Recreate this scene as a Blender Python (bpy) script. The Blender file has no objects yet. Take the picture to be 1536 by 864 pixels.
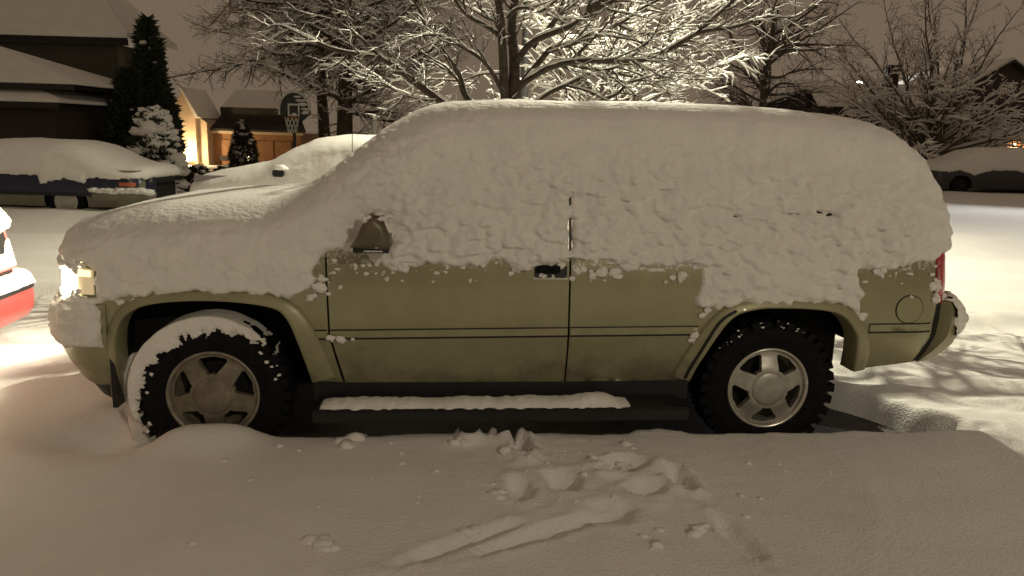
import bpy, bmesh, math, random
import numpy as np
from mathutils import Vector, Matrix
from mathutils.geometry import delaunay_2d_cdt

# ------------------------------------------------------------------ camera, sky, lights, exposure
scene = bpy.context.scene
COL = scene.collection
R = math.radians

cam_d = bpy.data.cameras.new('camera'); cam = bpy.data.objects.new('camera', cam_d); COL.objects.link(cam)
cam_d.sensor_width = 36; cam_d.lens = 1165.2 / 1536 * 36; cam_d.clip_start = .05; cam_d.clip_end = 900
PITCH, ROLL = .1968, .0281
_fw = Vector((0, math.cos(PITCH), -math.sin(PITCH))); _up0 = Vector((0, math.sin(PITCH), math.cos(PITCH))); _rt0 = Vector((1, 0, 0))
_rt = _rt0 * math.cos(ROLL) + _up0 * math.sin(ROLL); _up = -_rt0 * math.sin(ROLL) + _up0 * math.cos(ROLL)
_m = Matrix((_rt, _up, -_fw)).transposed().to_4x4(); _m.translation = (.0279, -3.7362, 1.6798)
cam.matrix_world = _m
scene.camera = cam

world = bpy.data.worlds.new('World'); scene.world = world; world.use_nodes = True
wn = world.node_tree.nodes; wl = world.node_tree.links
bg = wn['Background']
tc = wn.new('ShaderNodeTexCoord'); nz = wn.new('ShaderNodeTexNoise'); rp = wn.new('ShaderNodeValToRGB')
nz.inputs['Scale'].default_value = 2.2; nz.inputs['Detail'].default_value = 3
rp.color_ramp.elements[0].position = .3; rp.color_ramp.elements[1].position = .75
rp.color_ramp.elements[0].color = (.156, .114, .077, 1)      # low overcast lit by the town
rp.color_ramp.elements[1].color = (.184, .136, .095, 1)
wl.new(tc.outputs['Generated'], nz.inputs['Vector']); wl.new(nz.outputs['Fac'], rp.inputs['Fac']); wl.new(rp.outputs['Color'], bg.inputs['Color'])
bg.inputs['Strength'].default_value = 1.0

vs = scene.view_settings
vs.view_transform = 'Standard'; vs.look = 'None'; vs.exposure = 0; vs.gamma = 1; vs.use_curve_mapping = False

def lamp(name, kind, loc, power, color, radius=.1, rot=None, parent=None, **kw):
    d = bpy.data.lights.new(name, kind); d.energy = power; d.color = color
    if hasattr(d, 'shadow_soft_size'): d.shadow_soft_size = radius
    for k, v in kw.items(): setattr(d, k, v)
    o = bpy.data.objects.new(name, d); COL.objects.link(o); o.location = loc
    if rot is not None: o.rotation_euler = rot
    if parent: o.parent = parent
    return o

YAW = .1019                         # the parked SUV is turned a little, its rear farther off
P_STREET, P_STREET2, P_YARD, P_HEAD = 5600, 1800, 830, 150
STREET = (1.5, 9.6, 6.6); STREET2 = (14.5, 16.5, 6.8); YARD = (5.0, -10.2, 5.6)

# ------------------------------------------------------------------ helpers
rng = np.random.default_rng(7); random.seed(7)
_perm = np.random.default_rng(3).permutation(256); _perm = np.concatenate([_perm, _perm, _perm])
_g3 = np.random.default_rng(4).normal(size=(256, 3)); _g3 /= np.linalg.norm(_g3, axis=1)[:, None]
def perlin(x, y, z):
    x, y, z = np.broadcast_arrays(np.asarray(x, float), np.asarray(y, float), np.asarray(z, float))
    xi, yi, zi = np.floor(x).astype(int), np.floor(y).astype(int), np.floor(z).astype(int)
    xf, yf, zf = x - xi, y - yi, z - zi
    f = lambda t: t * t * t * (t * (t * 6 - 15) + 10)
    u, v, w = f(xf), f(yf), f(zf)
    def gr(i, j, k):
        h = _perm[_perm[_perm[(xi + i) & 255] + ((yi + j) & 255)] + ((zi + k) & 255)]
        g = _g3[h]
        return g[..., 0] * (xf - i) + g[..., 1] * (yf - j) + g[..., 2] * (zf - k)
    l = lambda a, b, t: a + (b - a) * t
    return 1.4 * l(l(l(gr(0,0,0), gr(1,0,0), u), l(gr(0,1,0), gr(1,1,0), u), v), l(l(gr(0,0,1), gr(1,0,1), u), l(gr(0,1,1), gr(1,1,1), u), v), w)
def worley(x, y, z):
    """distance to the nearest scattered point, for rounded clumps"""
    xi, yi, zi = (np.floor(q).astype(int) for q in (x, y, z)); best = np.full(x.shape, 9.)
    for i in (-1, 0, 1):
        for j in (-1, 0, 1):
            for k in (-1, 0, 1):
                h = _perm[_perm[_perm[(xi + i) & 255] + ((yi + j) & 255)] + ((zi + k) & 255)]; g = _g3[h]*.5 + .5
                best = np.minimum(best, (xi + i + g[:, 0] - x)**2 + (yi + j + g[:, 1] - y)**2 + (zi + k + g[:, 2] - z)**2)
    return np.sqrt(best)
def sstep(a, b, x):
    t = np.clip((np.asarray(x, float) - a) / (b - a), 0, 1); return t * t * (3 - 2 * t)

def new_obj(name, me, mat, parent=None):
    o = bpy.data.objects.new(name, me); COL.objects.link(o)
    if mat is not None and not me.materials: me.materials.append(mat)
    if parent is not None: o.parent = parent
    return o
def mesh_from(name, verts, faces, mat=None, parent=None, smooth=False):
    me = bpy.data.meshes.new(name); me.from_pydata([tuple(v) for v in verts], [], [tuple(f) for f in faces])
    if smooth: me.polygons.foreach_set('use_smooth', [True] * len(me.polygons))
    me.update()
    return new_obj(name, me, mat, parent)
def thing(name, label, cat, loc=(0, 0, 0), rz=0, group=None):
    o = bpy.data.objects.new(name, None); COL.objects.link(o); o.location = loc; o.rotation_euler = (0, 0, rz)
    o.empty_display_size = .2
    o['label'] = label; o['category'] = cat
    if group: o['group'] = group
    return o
def tag(o, label, cat, group=None):
    o['label'] = label; o['category'] = cat
    if group: o['group'] = group
    return o
class MB:
    """collects simple solids into one mesh"""
    def __init__(s): s.v = []; s.f = []
    def add(s, vs_, fs_):
        n = len(s.v); s.v += [tuple(v) for v in vs_]; s.f += [tuple(i + n for i in f) for f in fs_]; return s
    def box(s, a, b):
        (x0, y0, z0), (x1, y1, z1) = a, b
        return s.add([(x0,y0,z0),(x1,y0,z0),(x1,y1,z0),(x0,y1,z0),(x0,y0,z1),(x1,y0,z1),(x1,y1,z1),(x0,y1,z1)],
                     [(0,3,2,1),(4,5,6,7),(0,1,5,4),(1,2,6,5),(2,3,7,6),(3,0,4,7)])
    def tube(s, pts, rad, n=8):
        v, f = tube_geo(np.array(pts, float), np.full(len(pts), rad) if np.isscalar(rad) else np.array(rad), n); return s.add(v, f)
    def prism(s, poly, y0, y1):
        """outline in XZ pushed along Y"""
        n = len(poly); vs_ = [(x, y0, z) for x, z in poly] + [(x, y1, z) for x, z in poly]
        return s.add(vs_, [tuple(range(n)), tuple(range(2*n-1, n-1, -1))] + [(i, i+n, (i+1) % n + n, (i+1) % n) for i in range(n)])
    def build(s, name, mat, parent=None, smooth=False, bevel=0):
        o = mesh_from(name, s.v, s.f, mat, parent, smooth)
        bm = bmesh.new(); bm.from_mesh(o.data); bmesh.ops.recalc_face_normals(bm, faces=bm.faces)
        if bevel: bmesh.ops.bevel(bm, geom=list(bm.edges), offset=bevel, segments=2, affect='EDGES', clamp_overlap=True)
        bm.to_mesh(o.data); bm.free()
        if smooth: o.data.polygons.foreach_set('use_smooth', [True] * len(o.data.polygons))
        return o
def tube_geo(P, rad, n):
    T = np.gradient(P, axis=0); T /= np.linalg.norm(T, axis=1)[:, None] + 1e-9
    ref = np.array([0, 0, 1.]) if abs(T[0][2]) < .9 else np.array([1., 0, 0])
    A = np.cross(T, ref); A /= np.linalg.norm(A, axis=1)[:, None] + 1e-9; B = np.cross(A, T)
    a = np.linspace(0, 2*np.pi, n, endpoint=False)
    V = P[:, None, :] + rad[:, None, None] * (np.cos(a)[None, :, None] * A[:, None, :] + np.sin(a)[None, :, None] * B[:, None, :])
    m = len(P); F = []
    for i in range(m - 1):
        for j in range(n): F.append((i*n+j, i*n+(j+1) % n, (i+1)*n+(j+1) % n, (i+1)*n+j))
    F.append(tuple(range(n-1, -1, -1))); F.append(tuple((m-1)*n + j for j in range(n)))
    return V.reshape(-1, 3).tolist(), F

def mat(name, col, rough=.6, metal=0, var=.0, vscale=8, bump=0, bscale=40, emit=None, estr=0, coat=0, spec=.5, alpha=None, col2=None):
    m = bpy.data.materials.new(name); m.use_nodes = True; n = m.node_tree.nodes; l = m.node_tree.links
    b = n['Principled BSDF']; b.inputs['Roughness'].default_value = rough; b.inputs['Metallic'].default_value = metal
    b.inputs['Coat Weight'].default_value = coat; b.inputs['Specular IOR Level'].default_value = spec
    t = n.new('ShaderNodeTexCoord')
    c = (*col, 1); b.inputs['Base Color'].default_value = c
    if var or col2:
        z = n.new('ShaderNodeTexNoise'); z.inputs['Scale'].default_value = vscale; z.inputs['Detail'].default_value = 5
        r = n.new('ShaderNodeValToRGB'); l.new(t.outputs['Object'], z.inputs['Vector']); l.new(z.outputs['Fac'], r.inputs['Fac'])
        r.color_ramp.elements[0].position = .32; r.color_ramp.elements[1].position = .68
        r.color_ramp.elements[0].color = tuple(max(0, q * (1 - var)) for q in col) + (1,)
        r.color_ramp.elements[1].color = (tuple(col2) if col2 else tuple(min(1, q * (1 + var)) for q in col)) + (1,)
        l.new(r.outputs['Color'], b.inputs['Base Color'])
    if bump:
        z = n.new('ShaderNodeTexNoise'); z.inputs['Scale'].default_value = bscale; z.inputs['Detail'].default_value = 6
        k = n.new('ShaderNodeBump'); k.inputs['Strength'].default_value = bump; k.inputs['Distance'].default_value = .02
        l.new(t.outputs['Object'], z.inputs['Vector']); l.new(z.outputs['Fac'], k.inputs['Height']); l.new(k.outputs['Normal'], b.inputs['Normal'])
    if emit:
        b.inputs['Emission Color'].default_value = (*emit, 1); b.inputs['Emission Strength'].default_value = estr
    return m

M = {}
M['snow'] = mat('snow', (.80, .79, .75), .75, var=.04, vscale=9, bump=.45, bscale=38, spec=.25)
M['snow_fine'] = mat('snow_fine', (.80, .79, .75), .75, var=.03, vscale=3, bump=.4, bscale=75, spec=.25)
M['paint'] = mat('pewter_paint', (.32, .312, .19), .30, .5, var=.08, vscale=6, coat=.35, bump=.03, bscale=9)
M['paint_dull'] = mat('pewter_plastic', (.31, .298, .18), .42, .2, var=.1, vscale=9, coat=.1, bump=.04, bscale=14)
M['black'] = mat('black_plastic', (.007, .007, .008), .5, var=.3, vscale=20)
M['under'] = mat('underbody', (.004, .004, .004), .85, var=.4, vscale=12)
M['rubber'] = mat('rubber', (.006, .006, .007), .75, var=.35, vscale=30, bump=.3, bscale=60, spec=.15)
M['alloy'] = mat('alloy', (.42, .41, .36), .42, .55, var=.15, vscale=25)
M['chrome'] = mat('bright_rim', (.60, .58, .50), .28, .75, var=.12, vscale=30)
M['glass'] = mat('dark_glass', (.015, .017, .018), .08, coat=.3)
M['red_lens'] = mat('red_lens', (.42, .012, .02), .2, coat=.5, var=.2, vscale=30)
M['amber_lens'] = mat('clear_marker_lens', (.62, .55, .40), .25, coat=.5, emit=(1, .74, .40), estr=.38)
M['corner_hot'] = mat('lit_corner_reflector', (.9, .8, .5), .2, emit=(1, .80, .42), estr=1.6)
M['headlight'] = mat('lit_headlight', (.9, .88, .8), .15, emit=(1, .86, .62), estr=34)
M['tail_lit'] = mat('lit_tail_lamp', (.6, .05, .05), .25, emit=(1, .10, .07), estr=5)
M['tail_hot'] = mat('lit_reverse_lamp', (.9, .75, .6), .25, emit=(1, .62, .35), estr=11)
M['red_paint'] = mat('red_paint', (.30, .045, .04), .35, .1, var=.08, vscale=6, coat=.3)
M['asphalt'] = mat('wet_asphalt', (.030, .028, .026), .5, var=.45, vscale=14, bump=.5, bscale=80)
M['bark'] = mat('bark', (.055, .042, .030), .9, var=.35, vscale=18, bump=.6, bscale=40)
M['bark_pale'] = mat('pale_bark', (.12, .10, .08), .9, var=.3, vscale=14)
M['bark_dark'] = mat('dark_bark', (.060, .046, .034), .9, var=.35, vscale=14, bump=.5, bscale=30)

def weather(m):
    n = m.node_tree.nodes; l = m.node_tree.links; b = n['Principled BSDF']; src = b.inputs['Base Color'].links[0].from_socket
    t = n.new('ShaderNodeTexCoord'); sx = n.new('ShaderNodeSeparateXYZ'); l.new(t.outputs['Object'], sx.inputs[0])
    def band(z0, z1, scale, thr, col, src, soft=.06):
        mr = n.new('ShaderNodeMapRange'); mr.inputs[1].default_value = z0; mr.inputs[2].default_value = z1; l.new(sx.outputs['Z'], mr.inputs[0])
        z = n.new('ShaderNodeTexNoise'); z.inputs['Scale'].default_value = scale; z.inputs['Detail'].default_value = 7; z.inputs['Roughness'].default_value = .65; l.new(t.outputs['Object'], z.inputs['Vector'])
        a = n.new('ShaderNodeMath'); a.operation = 'MULTIPLY_ADD'; a.inputs[1].default_value = .35; l.new(mr.outputs[0], a.inputs[0]); l.new(z.outputs['Fac'], a.inputs[2])
        r = n.new('ShaderNodeMapRange'); r.inputs[1].default_value = thr; r.inputs[2].default_value = thr + soft; l.new(a.outputs[0], r.inputs[0])
        x = n.new('ShaderNodeMix'); x.data_type = 'RGBA'; l.new(r.outputs[0], x.inputs[0]); l.new(src, x.inputs[6]); x.inputs[7].default_value = (*col, 1)
        return x.outputs[2], r.outputs[0]
    c, f1 = band(.74, .43, 5, .70, (.13, .115, .075), src, .35)       # road film low on the doors
    c, f2 = band(.93, 1.10, 46, .775, (.62, .61, .56), c, .10)         # thin frost below the snow edge
    l.new(c, b.inputs['Base Color'])
    s1 = n.new('ShaderNodeMath'); s1.operation = 'MULTIPLY_ADD'; s1.inputs[1].default_value = .22; s1.inputs[2].default_value = b.inputs['Roughness'].default_value; l.new(f1, s1.inputs[0]); l.new(s1.outputs[0], b.inputs['Roughness'])
weather(M['paint']); weather(M['paint_dull'])

# ------------------------------------------------------------------ pieces used by the vehicles
def in_poly(px, py, poly):
    inside = np.zeros(np.shape(px), bool); n = len(poly)
    for i in range(n):
        x0, y0 = poly[i]; x1, y1 = poly[(i + 1) % n]
        if y0 == y1: continue
        c = ((y0 > py) != (y1 > py)) & (px < (x1 - x0) * (py - y0) / (y1 - y0) + x0)
        inside ^= c
    return inside
def dist_line(px, py, line):
    d = np.full(np.shape(px), 1e9)
    for (x0, y0), (x1, y1) in zip(line[:-1], line[1:]):
        dx, dy = x1 - x0, y1 - y0; L = dx*dx + dy*dy + 1e-12
        t = np.clip(((px - x0) * dx + (py - y0) * dy) / L, 0, 1)
        d = np.minimum(d, np.hypot(px - x0 - t*dx, py - y0 - t*dy))
    return d
def dens(poly, step, closed=True):
    out = []; n = len(poly)
    for i in range(n if closed else n - 1):
        a, b = poly[i], poly[(i + 1) % n]; k = max(1, int(math.hypot(b[0]-a[0], b[1]-a[1]) / step))
        for j in range(k): out.append((a[0] + (b[0]-a[0]) * j / k, a[1] + (b[1]-a[1]) * j / k))
    if not closed: out.append(poly[-1])
    return out
def smooth_line(pts, n=40):
    """Catmull-Rom through the points"""
    P = [pts[0]] + list(pts) + [pts[-1]]; out = []; k = max(2, n // (len(pts) - 1))
    for i in range(1, len(P) - 2):
        p0, p1, p2, p3 = (np.array(P[j], float) for j in (i-1, i, i+1, i+2))
        for t in np.linspace(0, 1, k, endpoint=False):
            out.append(tuple(.5 * (2*p1 + (p2-p0)*t + (2*p0-5*p1+4*p2-p3)*t*t + (3*p1-p0-3*p2+p3)*t**3)))
    out.append(tuple(pts[-1])); return out
def plate(outline, holes=(), grid=.06, step=.03):
    """triangulated flat plate: 2D points, triangles, boundary loops"""
    loops = [dens(outline, step)] + [dens(h, step) for h in holes]
    pts = []; edges = []; lp = []
    for L in loops:
        b = len(pts); pts += [Vector(p) for p in L]; edges += [(b+i, b+(i+1) % len(L)) for i in range(len(L))]; lp.append(list(range(b, b+len(L))))
    nb = len(pts)
    xs = [p[0] for p in outline]; ys_ = [p[1] for p in outline]
    gx, gy = np.meshgrid(np.arange(min(xs)+grid/2, max(xs), grid), np.arange(min(ys_)+grid/2, max(ys_), grid)); gx = gx.ravel(); gy = gy.ravel()
    ok = in_poly(gx, gy, outline)
    for h in holes: ok &= ~in_poly(gx, gy, h)
    for L in loops: ok &= dist_line(gx, gy, L + [L[0]]) > step * .6
    pts += [Vector((a, b)) for a, b in zip(gx[ok], gy[ok])]
    v, e, f, ov, oe, of = delaunay_2d_cdt(pts, edges, [], 0, 1e-6)
    v2 = [(p[0], p[1]) for p in v]
    c = np.array([np.mean([v2[i] for i in t], axis=0) for t in f])
    ok = in_poly(c[:, 0], c[:, 1], outline)
    for h in holes: ok &= ~in_poly(c[:, 0], c[:, 1], h)
    tri = [tuple(t) for t, k in zip(f, ok) if k]
    remap = {}
    for i, o in enumerate(ov):
        for k in o: remap[k] = i
    return v2, tri, [[remap[i] for i in L] for L in lp]

class Body:
    """near side, nose and tail of a vehicle; s runs along its outline in plan (s = x on the straight flank)"""
    def __init__(s, xf, xr, rf, rr, W, ztab, ytab, nose=.12, tail=.05):
        s.W = W; s.zt, s.yt = ztab, ytab
        pts = []; nrm = []; ss = []
        A = R(66); a = np.linspace(0, A, 14)
        fx = xf - rf*np.sin(a); fy = rf*(1 - np.cos(a)); fs = xf - rf*a
        ex, ey = fx[-1], fy[-1]; L = W/2 - ey
        t = np.linspace(0, 1, 10)[1:]
        gx = ex - nose*np.sin(t*np.pi/2); gy = ey + L*t; gs = fs[-1] - L*t
        na = np.stack([-np.sin(a), -np.cos(a)], 1); ng = np.stack([-np.sin(A + (np.pi/2-A)*t), -np.cos(A + (np.pi/2-A)*t)], 1)
        pts += list(zip(gx[::-1], gy[::-1])) + list(zip(fx[::-1], fy[::-1])); nrm += list(ng[::-1]) + list(na[::-1]); ss += list(gs[::-1]) + list(fs[::-1])
        rx = xr + rr*np.sin(a); ry = rr*(1 - np.cos(a)); rs = xr + rr*a
        ex, ey = rx[-1], ry[-1]; L = W/2 - ey
        hx = ex + tail*np.sin(t*np.pi/2); hy = ey + L*t; hs = rs[-1] + L*t
        nr = np.stack([np.sin(a), -np.cos(a)], 1); nh = np.stack([np.sin(A + (np.pi/2-A)*t), -np.cos(A + (np.pi/2-A)*t)], 1)
        pts += list(zip(rx, ry)) + list(zip(hx, hy)); nrm += list(nr) + list(nh); ss += list(rs) + list(hs)
        s.P = np.array(pts); s.N = np.array(nrm); s.S = np.array(ss)
    def ys(s, z): return np.interp(z, s.zt, s.yt)
    def yn(s, X): return np.interp(X, s.P[:, 0], s.P[:, 1])
    def map(s, q, z, off=0.):
        q = np.asarray(q, float); z = np.asarray(z, float)
        x = np.interp(q, s.S, s.P[:, 0]); y = np.interp(q, s.S, s.P[:, 1]); nx = np.interp(q, s.S, s.N[:, 0]); ny = np.interp(q, s.S, s.N[:, 1])
        k = off - s.ys(z)
        return np.stack([x + nx*k, y + ny*k, z + 0*x], -1)
    def panel(s, name, outline, m, parent, off=0., thick=.02, grid=.06, step=.03, holes=(), mirror=False, offf=None, roll=.004):
        v2, tri, loops = plate(outline, holes, grid, step)
        a = np.array(v2); of = off if offf is None else off + offf(a[:, 0], a[:, 1])
        V = s.map(a[:, 0], a[:, 1], of)
        # rounded edge: pull the rim back slightly
        V = V.tolist(); F = list(tri)
        for L in loops:
            b = len(V); aa = a[L]; o2 = of if np.isscalar(of) else of[L]
            V += s.map(aa[:, 0], aa[:, 1], o2).tolist()
            c = len(V); V += s.map(aa[:, 0], aa[:, 1], o2 - thick).tolist(); n = len(L)
            for i in range(n):
                j = (i+1) % n; F.append((b+i, b+j, c+j, c+i))
        if mirror: V = [(x, s.W - y, z) for x, y, z in V]
        o = mesh_from(name, V, F, m, parent)
        bm = bmesh.new(); bm.from_mesh(o.data); bm.normal_update()
        ntri = len(tri); bm.faces.ensure_lookup_table()
        # face outward
        cx = sum((f.normal.y for f in bm.faces[:ntri])) if not mirror else -sum((f.normal.y for f in bm.faces[:ntri]))
        if cx > 0: bmesh.ops.reverse_faces(bm, faces=bm.faces[:ntri])
        bm.to_mesh(o.data); bm.free()
        o.data.polygons.foreach_set('use_smooth', [i < ntri for i in range(len(o.data.polygons))]); o.data.update()
        return o
    def loft(s, stations, T, zb, side_off=0., ra=.16, rb=.22, crown=.02, n=16):
        """closed solid under the height line T(x); ra / rb round its top edges"""
        V = []; F = []; yc = s.W/2
        for X in stations:
            top = float(T(X)); a = min(ra(X) if callable(ra) else ra, max(.02, (top - zb)*.7)); b0 = rb(X) if callable(rb) else rb
            y0 = float(s.yn(X)) - side_off
            sec = []
            for z in np.linspace(zb, top - a, n): sec.append((y0 + float(s.ys(z)) * (1 if yc - y0 > .3 else .3), z))
            ys_ = sec[-1][0]; b = min(b0, (yc - ys_)*.92)
            for t in np.linspace(0, np.pi/2, 10)[1:]: sec.append((ys_ + b*(1 - np.cos(t)), top - a + a*np.sin(t)))
            ye = sec[-1][0]; cr = crown(X) if callable(crown) else crown
            for t in np.linspace(0, 1, 8)[1:]: sec.append((ye + (yc - ye)*t, top + cr*(1 - (1-t)**2)))
            full = sec + [(s.W - y, z) for y, z in sec[-2::-1]]
            V.append([(X, y, z) for y, z in full])
        m = len(V[0]); k = len(V)
        for i in range(k-1):
            for j in range(m): F.append((i*m+j, (i+1)*m+j, (i+1)*m+(j+1) % m, i*m+(j+1) % m))
        F.append(tuple(range(m-1, -1, -1))); F.append(tuple((k-1)*m + j for j in range(m)))
        return [p for sct in V for p in sct], F

def remesh(verts, faces, vox, it=4):
    me = bpy.data.meshes.new('tmp'); me.from_pydata(verts, [], faces); me.update()
    bm = bmesh.new(); bm.from_mesh(me); bmesh.ops.recalc_face_normals(bm, faces=bm.faces); bm.to_mesh(me); bm.free()
    o = bpy.data.objects.new('tmp', me); COL.objects.link(o)
    r = o.modifiers.new('r', 'REMESH'); r.mode = 'VOXEL'; r.voxel_size = vox
    if it: q = o.modifiers.new('s', 'SMOOTH'); q.iterations = it; q.factor = .5
    dg = bpy.context.evaluated_depsgraph_get(); dg.update()
    e = bpy.data.meshes.new_from_object(o.evaluated_get(dg))
    bpy.data.objects.remove(o); bpy.data.meshes.remove(me)
    return e
def get_np(me):
    n = len(me.vertices); co = np.empty(n*3); me.vertices.foreach_get('co', co); no = np.empty(n*3); me.vertex_normals.foreach_get('vector', no)
    return co.reshape(-1, 3), no.reshape(-1, 3)
def cut(me, keep):
    bm = bmesh.new(); bm.from_mesh(me); bm.verts.ensure_lookup_table()
    bmesh.ops.delete(bm, geom=[v for v, k in zip(bm.verts, keep) if not k], context='VERTS'); bm.to_mesh(me); bm.free(); me.update()
def snow_shell(name, body, verts, faces, vox, low, thick, field, parent, m, lip=.05, ragged=.03, droop=0., it=4):
    """thick lumpy coat over a solid; low = its ragged lower edge as a line in (x, z)"""
    me = remesh(verts, faces, vox, it); co, no = get_np(me)
    X, Y, Z = co.T
    poly = low + [(low[-1][0] + 1, low[-1][1]), (low[-1][0] + 1, 9), (low[0][0] - 1, 9), (low[0][0] - 1, low[0][1])]
    d = dist_line(X, Z, low); d = np.where(in_poly(X, Z, poly), d, -d)
    d = d + ragged*perlin(X/.11, Y/.3, Z/.09) + ragged*.7*perlin(X/.04, Y/.2 + 9, Z/.045)
    q = np.clip(d / lip, 0, 1); t = thick * np.sqrt(np.maximum(0, 1 - (1 - q)**2))
    t = np.where(d > 0, t, -.02)
    t = t + field(X, Y, Z, d) * np.where(d > 0, np.clip(d/lip, .15, 1), 0)
    co = co + no * t[:, None]; co[:, 2] -= droop*np.clip(t - .015, 0, .05)*(d > 0)*(np.abs(no[:, 2]) < .6)
    me.vertices.foreach_set('co', co.ravel()); cut(me, d > -.018)
    me.polygons.foreach_set('use_smooth', [True] * len(me.polygons))
    return new_obj(name, me, m, parent)
def lumps(spec, m, name, parent, kind=None):
    """small rounded snow clumps joined into one mesh: (x, y, z, rx, ry, rz)"""
    bm0 = bmesh.new(); bmesh.ops.create_icosphere(bm0, subdivisions=2, radius=1); base = np.array([v.co for v in bm0.verts]); fs = [tuple(v.index for v in f.verts) for f in bm0.faces]; bm0.free()
    V = []; F = []
    for i, (x, y, z, a, b, c) in enumerate(spec):
        n = 1 + .6*perlin(base[:, 0]*1.3 + i*3.1, base[:, 1]*1.3, base[:, 2]*1.3) + .3*perlin(base[:, 0]*3 + i, base[:, 1]*3, base[:, 2]*3)
        P = base*n[:, None]*np.array([a, b, c]) + np.array([x, y, z]); k = len(V); V += P.tolist(); F += [tuple(q + k for q in f) for f in fs]
    o = mesh_from(name, V, F, m, parent, True)
    if kind: o['kind'] = kind
    return o
def lathe_y(prof, n=64, cx=0, cz=0):
    """profile (radius, y) spun about the Y axis"""
    V = []; F = []; k = len(prof)
    for i in range(n):
        a = 2*math.pi*i/n
        for r, y in prof: V.append((cx + r*math.cos(a), y, cz + r*math.sin(a)))
    for i in range(n):
        for j in range(k-1): F.append((i*k+j, i*k+j+1, ((i+1) % n)*k+j+1, ((i+1) % n)*k+j))
    return V, F

# ------------------------------------------------------------------ ground: packed snow, bare wet strip under the SUV
CY, SY = math.cos(YAW), math.sin(YAW)
def to_local(x, y): return x*CY + y*SY, -x*SY + y*CY
def spaced(lo, d0, d1, hi, fine):
    mid = np.arange(d0, d1, fine); out = [d1]; st = fine
    while out[-1] < hi: st *= 1.12; out.append(out[-1] + st)
    left = [d0 - fine]; st = fine
    while left[-1] > lo: st *= 1.12; left.append(left[-1] - st)
    return np.concatenate([np.array(left[::-1]), mid, np.array(out)])
gx = spaced(-160, -3.6, 4.6, 190, .021); gy = spaced(-40, -1.75, 2.6, 260, .021)
GX, GY = np.meshgrid(gx, gy); LX, LY = to_local(GX, GY)
def ground_height(GX, GY, LX, LY):
    n1 = perlin(GX/1.3, GY/1.3, 0); n2 = perlin(GX/.35, GY/.35, 3); n3 = perlin(GX/.09, GY/.09, 6)
    h = .195 + .018*n1 + .008*n2 + .0022*n3
    # road behind the SUV is lower, driven over
    road = sstep(1.2, 2.6, LY)
    h = h*(1-road) + road*(.10 + .02*n1 + .008*n2)
    for yy, w, dp in ((3.3, .22, .05), (4.9, .25, .05), (6.2, .24, .04), (7.7, .3, .05)):
        yc = yy + .25*perlin(GX/6, yy, 1); h -= dp*np.exp(-((GY - yc)/w)**2)*road*sstep(-40, 0, GX + 30)
        h += dp*.5*np.exp(-((GY - yc - w*1.6)/(w*.6))**2)*road
    # berm and verge on the far side
    h += .12*sstep(8.0, 9.2, GY)*(1 + .3*n1) - .06*sstep(13, 15, GY)
    far = sstep(2.2, 6, LX); 
    # lumpy driven snow behind the rear wheel (right)
    rr = sstep(1.75, 2.2, LX)*sstep(.0, .35, LY)*(1 - sstep(2.6, 4, LY))
    wav = np.sin((LY*1.0 + .35*LX + .25*perlin(GX/.8, GY/.5, 11))*13)
    h += rr*(.009*wav + .016*n2 + .012*perlin(GX/.14, GY/.10, 21) - .03)
    # bare strip below the car
    e = .03*perlin(LX/.35, 1.7, 2) + .012*perlin(LX/.07, 4.7, 2)
    under = sstep(-.075, .06, LY + e)*(1 - sstep(1.75, 2.1, LY))*sstep(-1.85, -1.55, LX + .05*n2)*(1 - sstep(-.10, .10, LX - 2.42 + .55*np.maximum(LY - .35, -.2) + .06*n2))
    h = h*(1-under) - .06*under
    # pit blown and trodden in front of the bumper
    h -= .10*np.exp(-((LX + 1.95)/.22)**2 - ((LY - .0)/.16)**2)
    # snow banked against the front wheel
    h += .085*np.exp(-((LX + 1.42)/.24)**4 - ((LY + .10)/.14)**2)
    h += .02*np.exp(-((LX + .2)/.5)**2 - ((LY + .12)/.1)**2)
    # rear wheel's own track, scraped to the tarmac
    tr = np.exp(-((LY - (.16 + .02*(LX - 1.6)))/.15)**4)*sstep(1.5, 1.7, LX)*(1 - sstep(2.25, 2.5, LX))
    h = h*(1-tr) - .05*tr
    # slab on the edge
    h += .05*sstep(.16, .12, np.abs(LX - .79))*np.exp(-((LY - .0)/.06)**2)
    # boot holes: (x, y, rx, ry, turn, depth)
    rim = np.zeros_like(h)
    for x, y, rx, ry, an, dp in ((.09,-.20,.055,.13,.2,.12),(-.17,-.02,.045,.13,.1,.20),(.04,.02,.06,.15,-.2,.22),(.56,-.40,.13,.08,.35,.09),(.80,-.50,.055,.12,.25,.11),
                                 (.27,-.58,.08,.10,.3,.055),(.08,-.66,.06,.11,.1,.05),(.63,-.62,.10,.07,.6,.05),(-.12,-1.10,.30,.045,.62,.032),(.22,-1.0,.36,.05,.55,.036),(.92,-1.02,.05,.2,.2,.035),(.45,-.85,.12,.1,.3,.03)):
        ca, sa = math.cos(an), math.sin(an); u = (GX-x)*ca + (GY-y)*sa; v = -(GX-x)*sa + (GY-y)*ca
        w = perlin(GX/.06, GY/.06, 31)*.25; r = np.sqrt((u/rx)**2 + (v/ry)**2) + w
        h -= dp*(1 - sstep(.55, 1.05, r)); rim = np.maximum(rim, dp*.32*np.exp(-((r - 1.3)/.28)**2)*(.6 + .8*perlin(GX/.07, GY/.07, 41)))
    h += np.minimum(rim, .035)
    # churned crumbs round the boot holes
    ch = np.exp(-((GX - .35)/.55)**2 - ((GY + .5)/.42)**2)
    h += ch*(.014*np.abs(perlin(GX/.10, GY/.08, 51)) + .010*perlin(GX/.05, GY/.05, 52))
    # the bank falls away to the right, towards the driven snow
    return h
H = ground_height(GX, GY, LX, LY)
nx_, ny_ = len(gx), len(gy)
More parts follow.
